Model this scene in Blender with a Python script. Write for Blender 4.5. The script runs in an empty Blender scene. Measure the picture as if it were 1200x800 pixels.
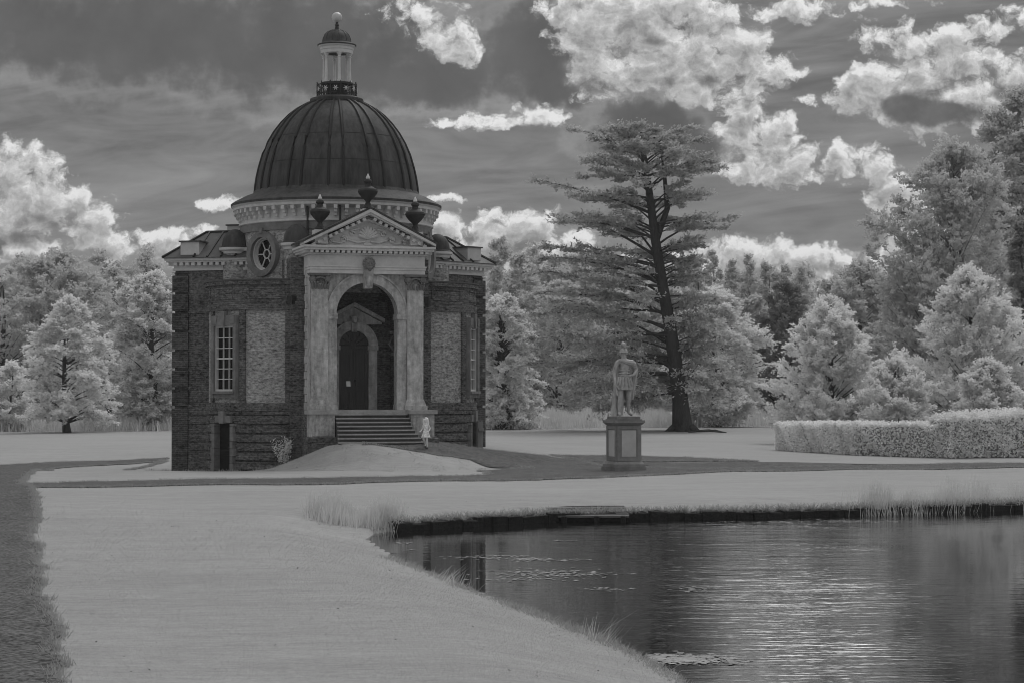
import bpy, math, random
import numpy as np
from mathutils import Matrix, Vector

R = math.radians
random.seed(7)
SC = bpy.context.scene
COL = SC.collection

# ------------------------------------------------------------------ camera
CAM_H, FPX = 2.9, 2400.0            # eye height, focal length in pixels of a 1200 px wide frame
PITCH = math.atan(60 / FPX)
cam_d = bpy.data.cameras.new('camera')
cam = bpy.data.objects.new('camera', cam_d)
COL.objects.link(cam)
cam.location = (0, 0, CAM_H)
cam.rotation_euler = (R(90) + PITCH, 0, 0)
cam_d.sensor_width = 36
cam_d.lens = 72
cam_d.clip_start = 0.5
cam_d.clip_end = 6000
SC.camera = cam
SC.view_settings.view_transform = 'Standard'
SC.view_settings.look = 'None'
SC.view_settings.exposure = 0.0
SC.view_settings.gamma = 1.0
SC.cycles.max_bounces = 7
SC.cycles.diffuse_bounces = 4
SC.cycles.glossy_bounces = 3
SC.cycles.transmission_bounces = 4
SC.cycles.transparent_max_bounces = 8
SC.cycles.pixel_filter_type = 'BLACKMAN_HARRIS'
SC.cycles.filter_width = 1.0
SC.cycles.caustics_reflective = False
SC.cycles.caustics_refractive = False

SUN_EL, SUN_AZ = R(58), R(30)       # azimuth clockwise from +Y (the view direction)
sun_d = bpy.data.lights.new('sun', 'SUN')
sun_d.energy = 1.05
sun_d.angle = R(16)
sun_d.color = (1, 1, 1)
sun = bpy.data.objects.new('sun', sun_d)
COL.objects.link(sun)
sd = Vector((math.sin(SUN_AZ) * math.cos(SUN_EL), math.cos(SUN_AZ) * math.cos(SUN_EL), math.sin(SUN_EL)))
sun.rotation_euler = (-sd).to_track_quat('-Z', 'Y').to_euler()
sun.location = (30, 30, 60)


# ------------------------------------------------------------------ node helper
class NT:
    def __init__(s, tree):
        s.t = tree
        s.n = tree.nodes
        s.l = tree.links

    def new(s, kind, **kw):
        n = s.n.new(kind)
        for k, v in kw.items():
            setattr(n, k, v)
        return n

    def put(s, sock, v):
        if isinstance(v, bpy.types.NodeSocket):
            s.l.new(v, sock)
        elif v is not None:
            sock.default_value = v

    def m(s, op, a, b=None, c=None, clamp=False):
        n = s.new('ShaderNodeMath', operation=op, use_clamp=clamp)
        for i, v in enumerate((a, b, c)):
            if v is not None:
                s.put(n.inputs[i], v)
        return n.outputs[0]

    def ramp(s, v, a, b, lo=0.0, hi=1.0, smooth=True):
        n = s.new('ShaderNodeMapRange', interpolation_type='SMOOTHSTEP' if smooth else 'LINEAR')
        s.put(n.inputs[0], v)
        for i, x in enumerate((a, b, lo, hi)):
            s.put(n.inputs[1 + i], x)
        return n.outputs[0]

    def mixf(s, f, a, b):
        n = s.new('ShaderNodeMix', data_type='FLOAT')
        s.put(n.inputs[0], f)
        s.put(n.inputs[2], a)
        s.put(n.inputs[3], b)
        return n.outputs[0]

    def xyz(s, x, y, z=0.0):
        n = s.new('ShaderNodeCombineXYZ')
        for i, v in enumerate((x, y, z)):
            s.put(n.inputs[i], v)
        return n.outputs[0]

    def noise(s, vec, scale, detail=4.0, rough=0.55, dist=0.0, dim='3D'):
        n = s.new('ShaderNodeTexNoise', noise_dimensions=dim)
        s.put(n.inputs['Vector'], vec)
        n.inputs['Scale'].default_value = scale
        n.inputs['Detail'].default_value = detail
        n.inputs['Roughness'].default_value = rough
        n.inputs['Distortion'].default_value = dist
        return n.outputs[0]

    def grey(s, v):
        n = s.new('ShaderNodeCombineColor')
        for i in range(3):
            s.put(n.inputs[i], v)
        return n.outputs[0]


# ------------------------------------------------------------------ world: hazy daylight with cumulus and a dark cloud sheet
# Directions are flattened onto the plane that faces +Y and measured in hundreds of units of 1/2400 rad,
# (6, 4.6) is due north on the horizon; the clouds are fixed to compass bearing and height.
world = bpy.data.worlds.new('World')
SC.world = world
world.use_nodes = True
world.node_tree.nodes.clear()
W = NT(world.node_tree)
tc = W.new('ShaderNodeTexCoord')
sp = W.new('ShaderNodeSeparateXYZ')
W.put(sp.inputs[0], tc.outputs['Generated'])
dx, dy, dz = sp.outputs
ay = W.m('MAXIMUM', W.m('ABSOLUTE', dy), 0.05)
PX = W.m('ADD', W.m('MULTIPLY', W.m('DIVIDE', dx, ay), 24.0), 6.0)
PY = W.m('SUBTRACT', 4.6, W.m('MULTIPLY', W.m('DIVIDE', dz, ay), 24.0))

# blobs: (x, y, rx, ry, weight) in hundreds
BRIGHT = [
    (0.1, 2.05, .55, .40, 1.0), (0.55, 2.35, .65, .35, 1.0), (1.05, 2.62, .45, .18, .9), (0.2, 2.6, .7, .3, .8),
    (1.3, 2.85, .50, .20, 1.0), (1.95, 2.9, .35, .22, .9), (0.5, 2.95, .8, .2, .7),
    (4.8, .08, .5, .18, .75), (5.15, .35, .38, .28, .85), (5.4, .58, .28, .2, .85),
    (6.75, .15, .42, .35, 1.0), (6.95, .62, .42, .40, 1.0), (7.3, .45, .5, .40, 1.0), (7.55, .20, .7, .4, 1.0), (7.9, .75, .75, .38, 1.0), (8.6, .45, .5, .25, .9),
    (7.3, .9, .5, .28, .9), (8.4, .7, .7, .28, 1.0), (9.0, .8, .42, .2, 1.0), (8.3, 1.08, .4, .2, 1.0), (8.75, 1.25, .32, .32, .95),
    (8.9, 1.62, .45, .32, 1.0), (9.2, 1.95, .45, .25, 1.0), (8.75, 2.02, .4, .15, .85), (8.2, 0.2, .6, .35, .9),
    (5.75, 1.4, .5, .14, .8), (6.3, 1.33, .35, .16, .9), (5.2, 1.42, .3, .1, .65),
    (10.1, 1.05, .35, .3, 1.0), (10.6, .95, .6, .3, 1.0), (11.3, .82, .6, .32, 1.0), (11.8, 1.0, .6, .32, 1.0), (11.0, 1.25, 1.1, .3, .9), (12.4, .9, .7, .4, .9),
    (9.9, 1.88, .30, .24, .9), (10.3, 1.93, .35, .18, .9), (9.45, 1.22, .2, .1, .6),
    (10.5, .42, .42, .24, .95), (11.1, .38, .4, .18, .85), (11.7, .3, .45, .16, .85), (12.2, .2, .5, .2, .8),
    (9.4, .08, .6, .14, .9), (10.1, .02, .5, .1, .8),
    (5.2, 2.75, .5, .26, 1.0), (5.75, 2.72, .42, .24, 1.0), (6.2, 2.66, .38, .22, 1.0), (5.6, 2.95, 1.1, .25, .9), (6.6, 2.85, .5, .2, .8),
    (2.6, 2.4, .34, .1, .85), (5.25, 2.34, .24, .08, .8), (2.42, 2.72, .2, .1, .6),
    (8.8, 2.98, .7, .2, 1.0), (9.45, 2.97, .6, .14, 1.0), (9.1, 3.2, 1.1, .25, .9), (7.9, 3.05, .5, .2, .8),
    (9.6, -1.1, 2.3, .95, 1.0), (10.55, 2.35, .4, .4, 1.0), (10.8, 2.75, .5, .4, 1.0), (10.4, 3.05, .35, .12, .9), (10.9, 3.1, .8, .3, .8),
]
DARK = [   # grey undersides and the big sheet overhead
    (1.6, .4, 2.4, .75, 1.0), (0.2, .3, 1.2, .6, .9), (3.6, .5, 2.0, .85, 1.0), (5.0, .9, 1.5, .45, 1.0), (6.2, .6, .75, .75, 1.0), (6.4, 1.05, .7, .3, .9),
    (7.5, 1.42, .75, .45, .9), (8.1, 1.65, .6, .35, .7), (7.05, 1.75, .5, .3, .5),
    (2.6, -1.4, 4.6, 1.5, 1.0),
    (7.95, .28, .22, .12, .55), (8.9, .98, .30, .08, .45),
]
BELLY = [
    (10.75, 1.28, .52, .22, 1.0), (11.25, 1.32, .42, .16, .9), (11.9, 1.12, .5, .16, .75), (10.9, 1.10, .4, .14, .55), (7.75, 1.5, .72, .40, .85), (8.2, 1.75, .45, .28, .7), (8.35, .95, .3, .12, .45), (7.6, .45, .25, .14, .45), (6.95, .95, .3, .18, .5),
    (0.5, 2.62, .7, .16, .45), (0.2, 2.85, .7, .18, .5), (5.9, 2.98, .9, .2, .45), (9.0, 3.25, .9, .2, .45), (7.75, .95, .35, .12, .4),
]


def blob_group(name, blobs):
    g = bpy.data.node_groups.new(name, 'ShaderNodeTree')
    g.interface.new_socket('X', in_out='INPUT', socket_type='NodeSocketFloat')
    g.interface.new_socket('Y', in_out='INPUT', socket_type='NodeSocketFloat')
    g.interface.new_socket('D', in_out='OUTPUT', socket_type='NodeSocketFloat')
    T = NT(g)
    gi, go = T.new('NodeGroupInput'), T.new('NodeGroupOutput')
    pv = T.xyz(gi.outputs[0], gi.outputs[1], 0.0)
    acc = None
    for (cx, cy, rx, ry, w) in blobs:
        k = math.sqrt(w)                         # 1 - d/w keeps a light blob small
        n = T.new('ShaderNodeVectorMath', operation='MULTIPLY_ADD')
        T.l.new(pv, n.inputs[0])
        n.inputs[1].default_value = (1 / rx, 1 / ry, 0)
        n.inputs[2].default_value = (-cx / rx, -cy / ry, math.sqrt(1 - w))
        q = T.new('ShaderNodeVectorMath', operation='DOT_PRODUCT')
        T.l.new(n.outputs[0], q.inputs[0])
        T.l.new(n.outputs[0], q.inputs[1])
        acc = q.outputs['Value'] if acc is None else T.m('SMOOTH_MIN', acc, q.outputs['Value'], 0.35)
    acc = T.m('SUBTRACT', 1.0, acc)
    T.l.new(acc, go.inputs[0])
    return g


def inst(T, g, x, y):
    n = T.new('ShaderNodeGroup')
    n.node_tree = g
    T.put(n.inputs[0], x)
    T.put(n.inputs[1], y)
    return n.outputs[0]


# one density function for the bright cumulus, evaluated at the point and again a little towards the light
g_bright = blob_group('bright_clouds', [(x, y, rx * 1.15, ry * 1.15, w) for x, y, rx, ry, w in BRIGHT])
g_dark = blob_group('dark_clouds', DARK)
g_belly = blob_group('cloud_bellies', BELLY)

gc = bpy.data.node_groups.new('cumulus_density', 'ShaderNodeTree')
gc.interface.new_socket('X', in_out='INPUT', socket_type='NodeSocketFloat')
gc.interface.new_socket('Y', in_out='INPUT', socket_type='NodeSocketFloat')
gc.interface.new_socket('D', in_out='OUTPUT', socket_type='NodeSocketFloat')
G = NT(gc)
gi, go = G.new('NodeGroupInput'), G.new('NodeGroupOutput')
p0 = G.xyz(gi.outputs[0], gi.outputs[1])
wx = G.m('SUBTRACT', G.noise(p0, 2.1, 5, .6, .0, '2D'), .5)
wy = G.m('SUBTRACT', G.noise(G.xyz(G.m('ADD', gi.outputs[0], 31.7), gi.outputs[1]), 2.1, 5, .6, .0, '2D'), .5)
bx_ = G.m('MULTIPLY_ADD', wx, .50, gi.outputs[0])
by_ = G.m('MULTIPLY_ADD', wy, .34, gi.outputs[1])
base = inst(G, g_bright, bx_, by_)
vor = G.new('ShaderNodeTexVoronoi', feature='SMOOTH_F1', voronoi_dimensions='2D')
G.put(vor.inputs['Vector'], G.xyz(bx_, G.m('MULTIPLY', by_, 1.25)))
vor.inputs['Scale'].default_value = 2.6
vor.inputs['Detail'].default_value = 4.0
vor.inputs['Roughness'].default_value = .6
vor.inputs['Smoothness'].default_value = .35
puff = G.m('SUBTRACT', .45, vor.outputs['Distance'])
fb = G.m('SUBTRACT', G.noise(p0, 4.5, 9, .62, .0, '2D'), .5)
dens = G.m('ADD', G.m('MINIMUM', G.m('ADD', base, .44), 1.4), G.m('ADD', G.m('MULTIPLY', puff, 1.05), G.m('MULTIPLY', fb, 1.0)))
G.l.new(dens, go.inputs[0])

d0 = inst(W, gc, PX, PY)
d1 = inst(W, gc, W.m('ADD', PX, .05), W.m('SUBTRACT', PY, .15))
alphaB = W.ramp(d0, -.05, .70)
# light comes from above: cloud with clear air over it is bright, cloud with more cloud over it is grey
lit = W.m('EXPONENT', W.m('MULTIPLY', W.m('MAXIMUM', d1, 0.0), -1.25))
brightC = W.m('ADD', W.m('MULTIPLY_ADD', lit, .40, .19), W.m('ADD', W.m('MULTIPLY', W.m('SUBTRACT', d0, d1), .14), W.ramp(d0, .25, 1.15, .22, .0)))
brightC = W.m('MINIMUM', W.m('MAXIMUM', brightC, .17), .82)
# cloud above the view gets extra brightness, added for the pond's reflection
brightC = W.m('MULTIPLY', brightC, W.ramp(PY, -.1, -1.3, 1.0, 1.9))
gx = W.m('MULTIPLY', W.m('SUBTRACT', PX, 9.7), .72)
glow = W.m('MULTIPLY', W.m('EXPONENT', W.m('MULTIPLY', W.m('MULTIPLY', gx, gx), -1.0)), W.ramp(PY, .1, -2.4))   # added sky glow, unseen above the view, shaped to brighten mid-pond

# plain sky: grey with thin streaks of cirrus
pw = W.xyz(W.m('MULTIPLY', PX, .35), W.m('MULTIPLY_ADD', PX, .18, W.m('MULTIPLY', PY, 1.9)))
cir = W.noise(pw, 1.3, 7, .6, .6, '2D')
cirf = W.noise(W.xyz(W.m('MULTIPLY', PX, .5), W.m('MULTIPLY', PY, 3.0)), 2.0, 5, .55, .0, '2D')
sky_t = W.new('ShaderNodeTexSky', sky_type='NISHITA')
sky_t.sun_disc = False
sky_t.sun_elevation = SUN_EL
sky_t.sun_rotation = SUN_AZ
sky_t.dust_density = 3.0
bw = W.new('ShaderNodeRGBToBW')
W.l.new(sky_t.outputs[0], bw.inputs[0])
OVER = .66
SKYMULT = 0.10                       # background strength below; colours here are divided by it
nish = W.m('MULTIPLY', bw.outputs[0], 1.0)
# a veil of high cloud evens the clear sky out
veil = W.m('ADD', .150, W.m('ADD', W.m('MULTIPLY', W.m('SUBTRACT', cir, .5), .30), W.m('MULTIPLY', W.m('SUBTRACT', cirf, .5), .10)))
hz = W.ramp(PY, 1.0, 3.4, 0.0, .035)
veil = W.m('MAXIMUM', W.m('ADD', veil, hz), .07)
skyc = W.mixf(.9, W.m('MULTIPLY', nish, SKYMULT), veil)

# dark sheet
nd = W.noise(W.xyz(PX, PY), 1.5, 7, .58, .0, '2D')
nd2 = W.noise(W.xyz(W.m('ADD', PX, 17.3), PY), 1.5, 7, .58, .0, '2D')
dd = inst(W, g_dark, W.m('MULTIPLY_ADD', W.m('SUBTRACT', nd, .5), .9, PX), W.m('MULTIPLY_ADD', W.m('SUBTRACT', nd2, .5), .6, PY))
nf = W.noise(W.xyz(PX, PY), 3.2, 8, .6, .0, '2D')
dd = W.m('ADD', dd, W.m('MULTIPLY', W.m('SUBTRACT', nf, .5), 1.1))
alphaD = W.ramp(dd, .05, .85)
edge = W.m('MULTIPLY', W.ramp(dd, -.45, .15), W.ramp(dd, .7, .15))
darkC = W.m('ADD', .112, W.m('MULTIPLY', W.m('SUBTRACT', W.noise(W.xyz(PX, PY), .9, 6, .6, .0, '2D'), .5), .075))
c1 = W.m('ADD', skyc, W.m('MULTIPLY', edge, .06))
c2 = W.mixf(alphaD, c1, darkC)
c3 = W.mixf(alphaB, c2, brightC)
bl = inst(W, g_belly, W.m('MULTIPLY_ADD', W.m('SUBTRACT', nd, .5), .6, PX), W.m('MULTIPLY_ADD', W.m('SUBTRACT', nd2, .5), .35, PY))
bl = W.m('ADD', bl, W.m('MULTIPLY', W.m('SUBTRACT', nf, .5), .9))
alphaS = W.m('MULTIPLY', W.ramp(bl, .0, .75), .92)
c4 = W.mixf(alphaS, c3, W.m('MULTIPLY_ADD', W.m('SUBTRACT', nf, .5), .08, .095))
# overhead and behind: a broken bright overcast (a separate background, so the cumulus is only worked out where it stands)
over = W.m('ADD', W.m('MULTIPLY', OVER, W.m('MULTIPLY_ADD', W.m('MAXIMUM', dz, 0.0), .65, .42)), W.m('MULTIPLY', W.m('SUBTRACT', W.noise(tc.outputs['Generated'], 3.0, 4, .6), .5), .4))
over = W.m('MULTIPLY', over, W.ramp(W.m('MULTIPLY', dy, W.m('SUBTRACT', 1.0, W.m('MAXIMUM', dz, 0.0))), .05, .6, 1.0, .45))
over = W.m('ADD', over, W.m('MULTIPLY', W.m('MULTIPLY', glow, W.m('GREATER_THAN', dy, 0.02)), W.ramp(PY, -30.0, -9.0, .15, 5.0)))
over = W.mixf(.9, W.m('MULTIPLY', nish, SKYMULT), over)
upm = W.m('MAXIMUM', W.ramp(PY, -1.6, -4.5), W.m('MAXIMUM', W.ramp(W.m('ABSOLUTE', W.m('SUBTRACT', PX, 6.0)), 9.0, 13.0), W.m('LESS_THAN', dy, 0.02)))
c4 = W.m('ADD', c4, W.m('MULTIPLY', glow, 5.0))
bg = W.new('ShaderNodeBackground')
bg.inputs['Strength'].default_value = SKYMULT
W.put(bg.inputs['Color'], W.grey(W.m('DIVIDE', c4, SKYMULT)))
bg2 = W.new('ShaderNodeBackground')
bg2.inputs['Strength'].default_value = SKYMULT
W.put(bg2.inputs['Color'], W.grey(W.m('DIVIDE', over, SKYMULT)))
mixb = W.new('ShaderNodeMixShader')
W.put(mixb.inputs[0], upm)
W.l.new(bg.outputs[0], mixb.inputs[1])
W.l.new(bg2.outputs[0], mixb.inputs[2])
bg = mixb
wo = W.new('ShaderNodeOutputWorld')
W.l.new(bg.outputs[0], wo.inputs[0])


# ------------------------------------------------------------------ materials (the photograph is infrared black and white: greys only)
def mat(name, base, rough=.85, var=(), bump=None, metallic=0.0, spec=.3, coord='Object', uvbrick=None, translucent=0.0):
    """var: list of (scale, amount, (sx, sy, sz), detail); base times 1 + sum(amount*(noise-.5)*2)"""
    m = bpy.data.materials.new(name)
    m.use_nodes = True
    m.node_tree.nodes.clear()
    T = NT(m.node_tree)
    tcn = T.new('ShaderNodeTexCoord')
    val = base
    if uvbrick:
        bw_, bh, mort, c2f, mortf = uvbrick
        bt = T.new('ShaderNodeTexBrick')
        bt.offset = .5
        T.l.new(tcn.outputs['UV'], bt.inputs['Vector'])
        bt.inputs['Color1'].default_value = (1, 1, 1, 1)
        bt.inputs['Color2'].default_value = (c2f, c2f, c2f, 1)
        bt.inputs['Mortar'].default_value = (mortf, mortf, mortf, 1)
        bt.inputs['Scale'].default_value = 1
        bt.inputs['Mortar Size'].default_value = mort
        bt.inputs['Mortar Smooth'].default_value = .3
        bt.inputs['Bias'].default_value = .1
        bt.inputs['Brick Width'].default_value = bw_
        bt.inputs['Row Height'].default_value = bh
        sepc = T.new('ShaderNodeSeparateColor')
        T.l.new(bt.outputs[0], sepc.inputs[0])
        val = T.m('MULTIPLY', sepc.outputs[0], base)
    f = 1.0
    for (sc_, am, st, det) in var:
        mp = T.new('ShaderNodeMapping')
        mp.inputs['Scale'].default_value = st
        T.l.new(tcn.outputs[coord], mp.inputs[0])
        n = T.noise(mp.outputs[0], sc_, det, .6)
        f = T.m('ADD', f, T.m('MULTIPLY', T.m('SUBTRACT', n, .5), am * 5.0))
    if var:
        val = T.m('MULTIPLY', T.m('MAXIMUM', f, .15), val)
    col = T.grey(val)
    b = T.new('ShaderNodeBsdfPrincipled')
    T.l.new(col, b.inputs['Base Color'])
    b.inputs['Roughness'].default_value = rough
    b.inputs['Metallic'].default_value = metallic
    b.inputs['Specular IOR Level'].default_value = spec
    if bump:
        bs, st, dist = bump
        n = T.noise(tcn.outputs[coord], bs, 5, .6)
        bn = T.new('ShaderNodeBump')
        bn.inputs['Strength'].default_value = st
        bn.inputs['Distance'].default_value = dist
        T.l.new(n, bn.inputs['Height'])
        T.l.new(bn.outputs[0], b.inputs['Normal'])
    out = T.new('ShaderNodeOutputMaterial')
    if translucent:
        tr = T.new('ShaderNodeBsdfTranslucent')
        T.l.new(col, tr.inputs['Color'])
        mx = T.new('ShaderNodeMixShader')
        mx.inputs[0].default_value = translucent
        T.l.new(b.outputs[0], mx.inputs[1])
        T.l.new(tr.outputs[0], mx.inputs[2])
        T.l.new(mx.outputs[0], out.inputs[0])
    else:
        T.l.new(b.outputs[0], out.inputs[0])
    return m


I3 = (1, 1, 1)
M = {}
M['lawn'] = mat('lawn', .335, .95, [(.10, .07, (.6, 1, 1), 4), (.9, .07, (.3, 1.2, 1), 4), (5, .10, (.4, 1.4, 1), 3), (20, .10, I3, 2)], (30, .35, .03), spec=.1)
M['gravel'] = mat('gravel', .105, .95, [(.3, .12, I3, 3), (2.5, .25, I3, 3), (16, .9, I3, 3)], (24, .8, .02), spec=.15)
M['brick'] = mat('dark_brick', .130, .9, [(.5, .30, I3, 5), (1.0, .28, (.7, .7, 4), 4), (4, .36, (.9, .9, 3), 3), (10, .6, (.8, .8, 1.4), 2)], (9, .8, .03), spec=.15, uvbrick=(.26, .085, .010, .7, 1.18))
M['brick_pale'] = mat('pale_brick', .38, .9, [(.5, .10, I3, 4), (1.2, .18, (.6, .6, 4), 4), (4, .28, (.9, .9, 3), 3), (10, .5, (.8, .8, 1.4), 2)], (9, .8, .03), spec=.15, uvbrick=(.26, .085, .012, .8, .85))
M['brick_pier'] = mat('pier_brick', .085, .9, [(.6, .3, I3, 5), (1.0, .35, (.6, .6, 6), 4), (3, .4, (1, 1, 4), 3), (9, .45, (.8, .8, 1.6), 2)], (9, .8, .03), spec=.15, uvbrick=(.26, .085, .012, .65, 1.3))
M['stone'] = mat('portico_stone', .44, .85, [(.7, .26, (2.2, 2.2, .45), 5), (3.0, .34, (1.8, 1.8, .35), 4), (7, .24, I3, 3)], (30, .3, .01), spec=.2)
M['stone_dark'] = mat('weathered_stone', .20, .88, [(.9, .25, I3, 5), (5, .18, I3, 4)], (30, .4, .012), spec=.2)
M['cornice'] = mat('pale_cornice_paint', .62, .8, [(.8, .12, I3, 5), (6, .08, I3, 3)], None, spec=.25)
M['white_paint'] = mat('white_window_paint', .62, .5, [(3, .08, I3, 3)], None)
M['lead'] = mat('dark_lead', .058, .68, [(.9, .4, (1.5, 1.5, .3), 5), (3.5, .35, (2.2, 2.2, .22), 4)], (8, .15, .01), metallic=0.0, spec=.22)
M['lead_seam'] = mat('black_lead_seam', .012, .6, [(3, .2, I3, 3)], None, spec=.4)
M['roof_lead'] = mat('roof_lead', .075, .6, [(1.2, .25, I3, 5), (6, .15, I3, 3)], None, spec=.4)
M['box_lead'] = mat('pale_lead', .55, .7, [(2, .1, I3, 3)], None)
M['iron'] = mat('black_iron', .03, .55, [(6, .2, I3, 3)], None, spec=.4)
M['urn'] = mat('blackened_urn', .035, .7, [(5, .3, I3, 4)], None)
M['gilt'] = mat('pale_gilding', .55, .35, [(5, .15, I3, 3)], None, spec=.6)
M['glass'] = mat('dark_glass', .008, .25, [], None, spec=.12)
M['oak'] = mat('dark_oak', .065, .55, [(3, .3, (6, 6, .6), 4)], None, spec=.4)
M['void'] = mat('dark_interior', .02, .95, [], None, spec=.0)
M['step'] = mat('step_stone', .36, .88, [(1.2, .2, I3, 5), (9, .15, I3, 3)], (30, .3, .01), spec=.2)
M['riser'] = mat('shade_dark_riser_stone', .09, .9, [(1.5, .3, I3, 4)], None, spec=.15)  # darker than the treads: shade on the risers put into the colour
M['statue'] = mat('statue_stone', .42, .88, [(2.2, .25, I3, 5), (10, .15, I3, 4)], (35, .35, .01), spec=.15)
M['plinth'] = mat('plinth_stone', .24, .88, [(1.2, .22, (1, 1, .6), 5), (9, .12, I3, 4)], (35, .35, .01), spec=.15)
M['plinth_panel'] = mat('plinth_panel_stone', .50, .88, [(1.8, .14, I3, 5)], None, spec=.15)
M['bark'] = mat('bark', .055, .95, [(2, .35, (1, 1, .25), 5), (12, .25, (1, 1, .25), 3)], (8, .8, .04), spec=.1)
M['bark_pale'] = mat('pale_bark', .12, .95, [(2, .3, (1, 1, .25), 5)], (8, .8, .03), spec=.1)
LEAF_VAR = [(.16, .06, I3, 3), (.7, .06, I3, 3)]
M['leaf'] = mat('pale_leaves', .84, .8, LEAF_VAR, None, spec=.15, translucent=.45)
M['leaf_bright'] = mat('bright_leaves', .90, .8, LEAF_VAR, None, spec=.15, translucent=.45)
M['leaf_mid'] = mat('grey_leaves', .70, .8, LEAF_VAR, None, spec=.15, translucent=.36)
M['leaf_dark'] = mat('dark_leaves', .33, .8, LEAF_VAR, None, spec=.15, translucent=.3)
M['needle'] = mat('cedar_needles', .56, .85, [(.3, .15, I3, 3), (1.5, .15, I3, 3)], None, spec=.15, translucent=.3)
M['hedge'] = mat('hedge_leaves', .90, .8, [(1.2, .12, I3, 3)], None, spec=.15, translucent=.33)
M['reed'] = mat('pale_reed', .7, .8, [(1.5, .12, I3, 3)], None, spec=.15, translucent=.35)
M['blade'] = mat('grass_blade', .42, .8, [(.10, .06, (.6, 1, 1), 4), (.9, .06, (.35, 1.2, 1), 4), (7, .06, (.5, 1.4, 1), 2)], None, spec=.1, translucent=.4)
M['soil'] = mat('wet_bank_soil', .03, .9, [(3, .35, I3, 5), (14, .3, I3, 3)], (12, .8, .05), spec=.2)
M['timber'] = mat('weathered_timber', .14, .85, [(2, .25, (1, 8, 1), 4)], None, spec=.2)
M['weed'] = mat('floating_weed', .34, .9, [(3, .3, I3, 4)], None, spec=.2)
M['skin'] = mat('skin', .7, .6, [], None)
M['hair'] = mat('fair_hair', .85, .6, [(12, .15, (1, 1, .3), 3)], None)
M['dress'] = mat('patterned_dress', .8, .8, [(14, .3, I3, 2)], None)
M['shoe'] = mat('shoe', .08, .6, [], None)

wm = bpy.data.materials.new('pond_water')
wm.use_nodes = True
wm.node_tree.nodes.clear()
T = NT(wm.node_tree)
tcn = T.new('ShaderNodeTexCoord')
b = T.new('ShaderNodeBsdfPrincipled')
b.inputs['Base Color'].default_value = (.012, .012, .012, 1)
b.inputs['Roughness'].default_value = .02
b.inputs['IOR'].default_value = 1.333
mp1 = T.new('ShaderNodeMapping')
mp1.inputs['Scale'].default_value = (.42, 1.1, 1)
T.l.new(tcn.outputs['Object'], mp1.inputs[0])
n1 = T.noise(mp1.outputs[0], 1.2, 2, .5)
mp = T.new('ShaderNodeMapping')
mp.inputs['Scale'].default_value = (.4, 1.5, 1)
T.l.new(tcn.outputs['Object'], mp.inputs[0])
n2 = T.noise(mp.outputs[0], 4.6, 3, .5)
sxyz = T.new('ShaderNodeSeparateXYZ')
T.l.new(tcn.outputs['Object'], sxyz.inputs[0])
calm = T.m('MULTIPLY', T.ramp(T.noise(tcn.outputs['Object'], .16, 2, .5), .36, .58, .55, 1.0), T.m('MULTIPLY', T.ramp(T.m('ADD', sxyz.outputs[0], T.m('MULTIPLY', T.noise(tcn.outputs['Object'], .35, 2, .5), 2.5)), 1.6, 5.2, .16, 1.0), T.ramp(T.m('SUBTRACT', sxyz.outputs[0], T.m('MULTIPLY', sxyz.outputs[1], .2)), -1.2, 1.0, 1.0, .22)))
hgt = T.m('MULTIPLY', T.m('ADD', T.m('MULTIPLY', n1, .6), T.m('MULTIPLY', n2, .4)), calm)
bn = T.new('ShaderNodeBump')
bn.inputs['Strength'].default_value = 1.0
bn.inputs['Distance'].default_value = .036
T.l.new(hgt, bn.inputs['Height'])
T.l.new(bn.outputs[0], b.inputs['Normal'])
o_ = T.new('ShaderNodeOutputMaterial')
T.l.new(b.outputs[0], o_.inputs[0])
M['water'] = wm


# ------------------------------------------------------------------ object helpers
def tag(o, label=None, cat=None, group=None, kind=None):
    if label:
        o['label'] = label
    if cat:
        o['category'] = cat
    if group:
        o['group'] = group
    if kind:
        o['kind'] = kind
    return o


def thing(name, label, cat, loc=(0, 0, 0), rz=0.0, group=None):
    o = bpy.data.objects.new(name, None)
    COL.objects.link(o)
    o.location = loc
    o.rotation_euler = (0, 0, rz)
    o.empty_display_size = .2
    return tag(o, label, cat, group)


def link_mesh(name, me, material, parent=None):
    me.materials.append(material)
    o = bpy.data.objects.new(name, me)
    COL.objects.link(o)
    if parent is not None:
        o.parent = parent
    return o


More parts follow.
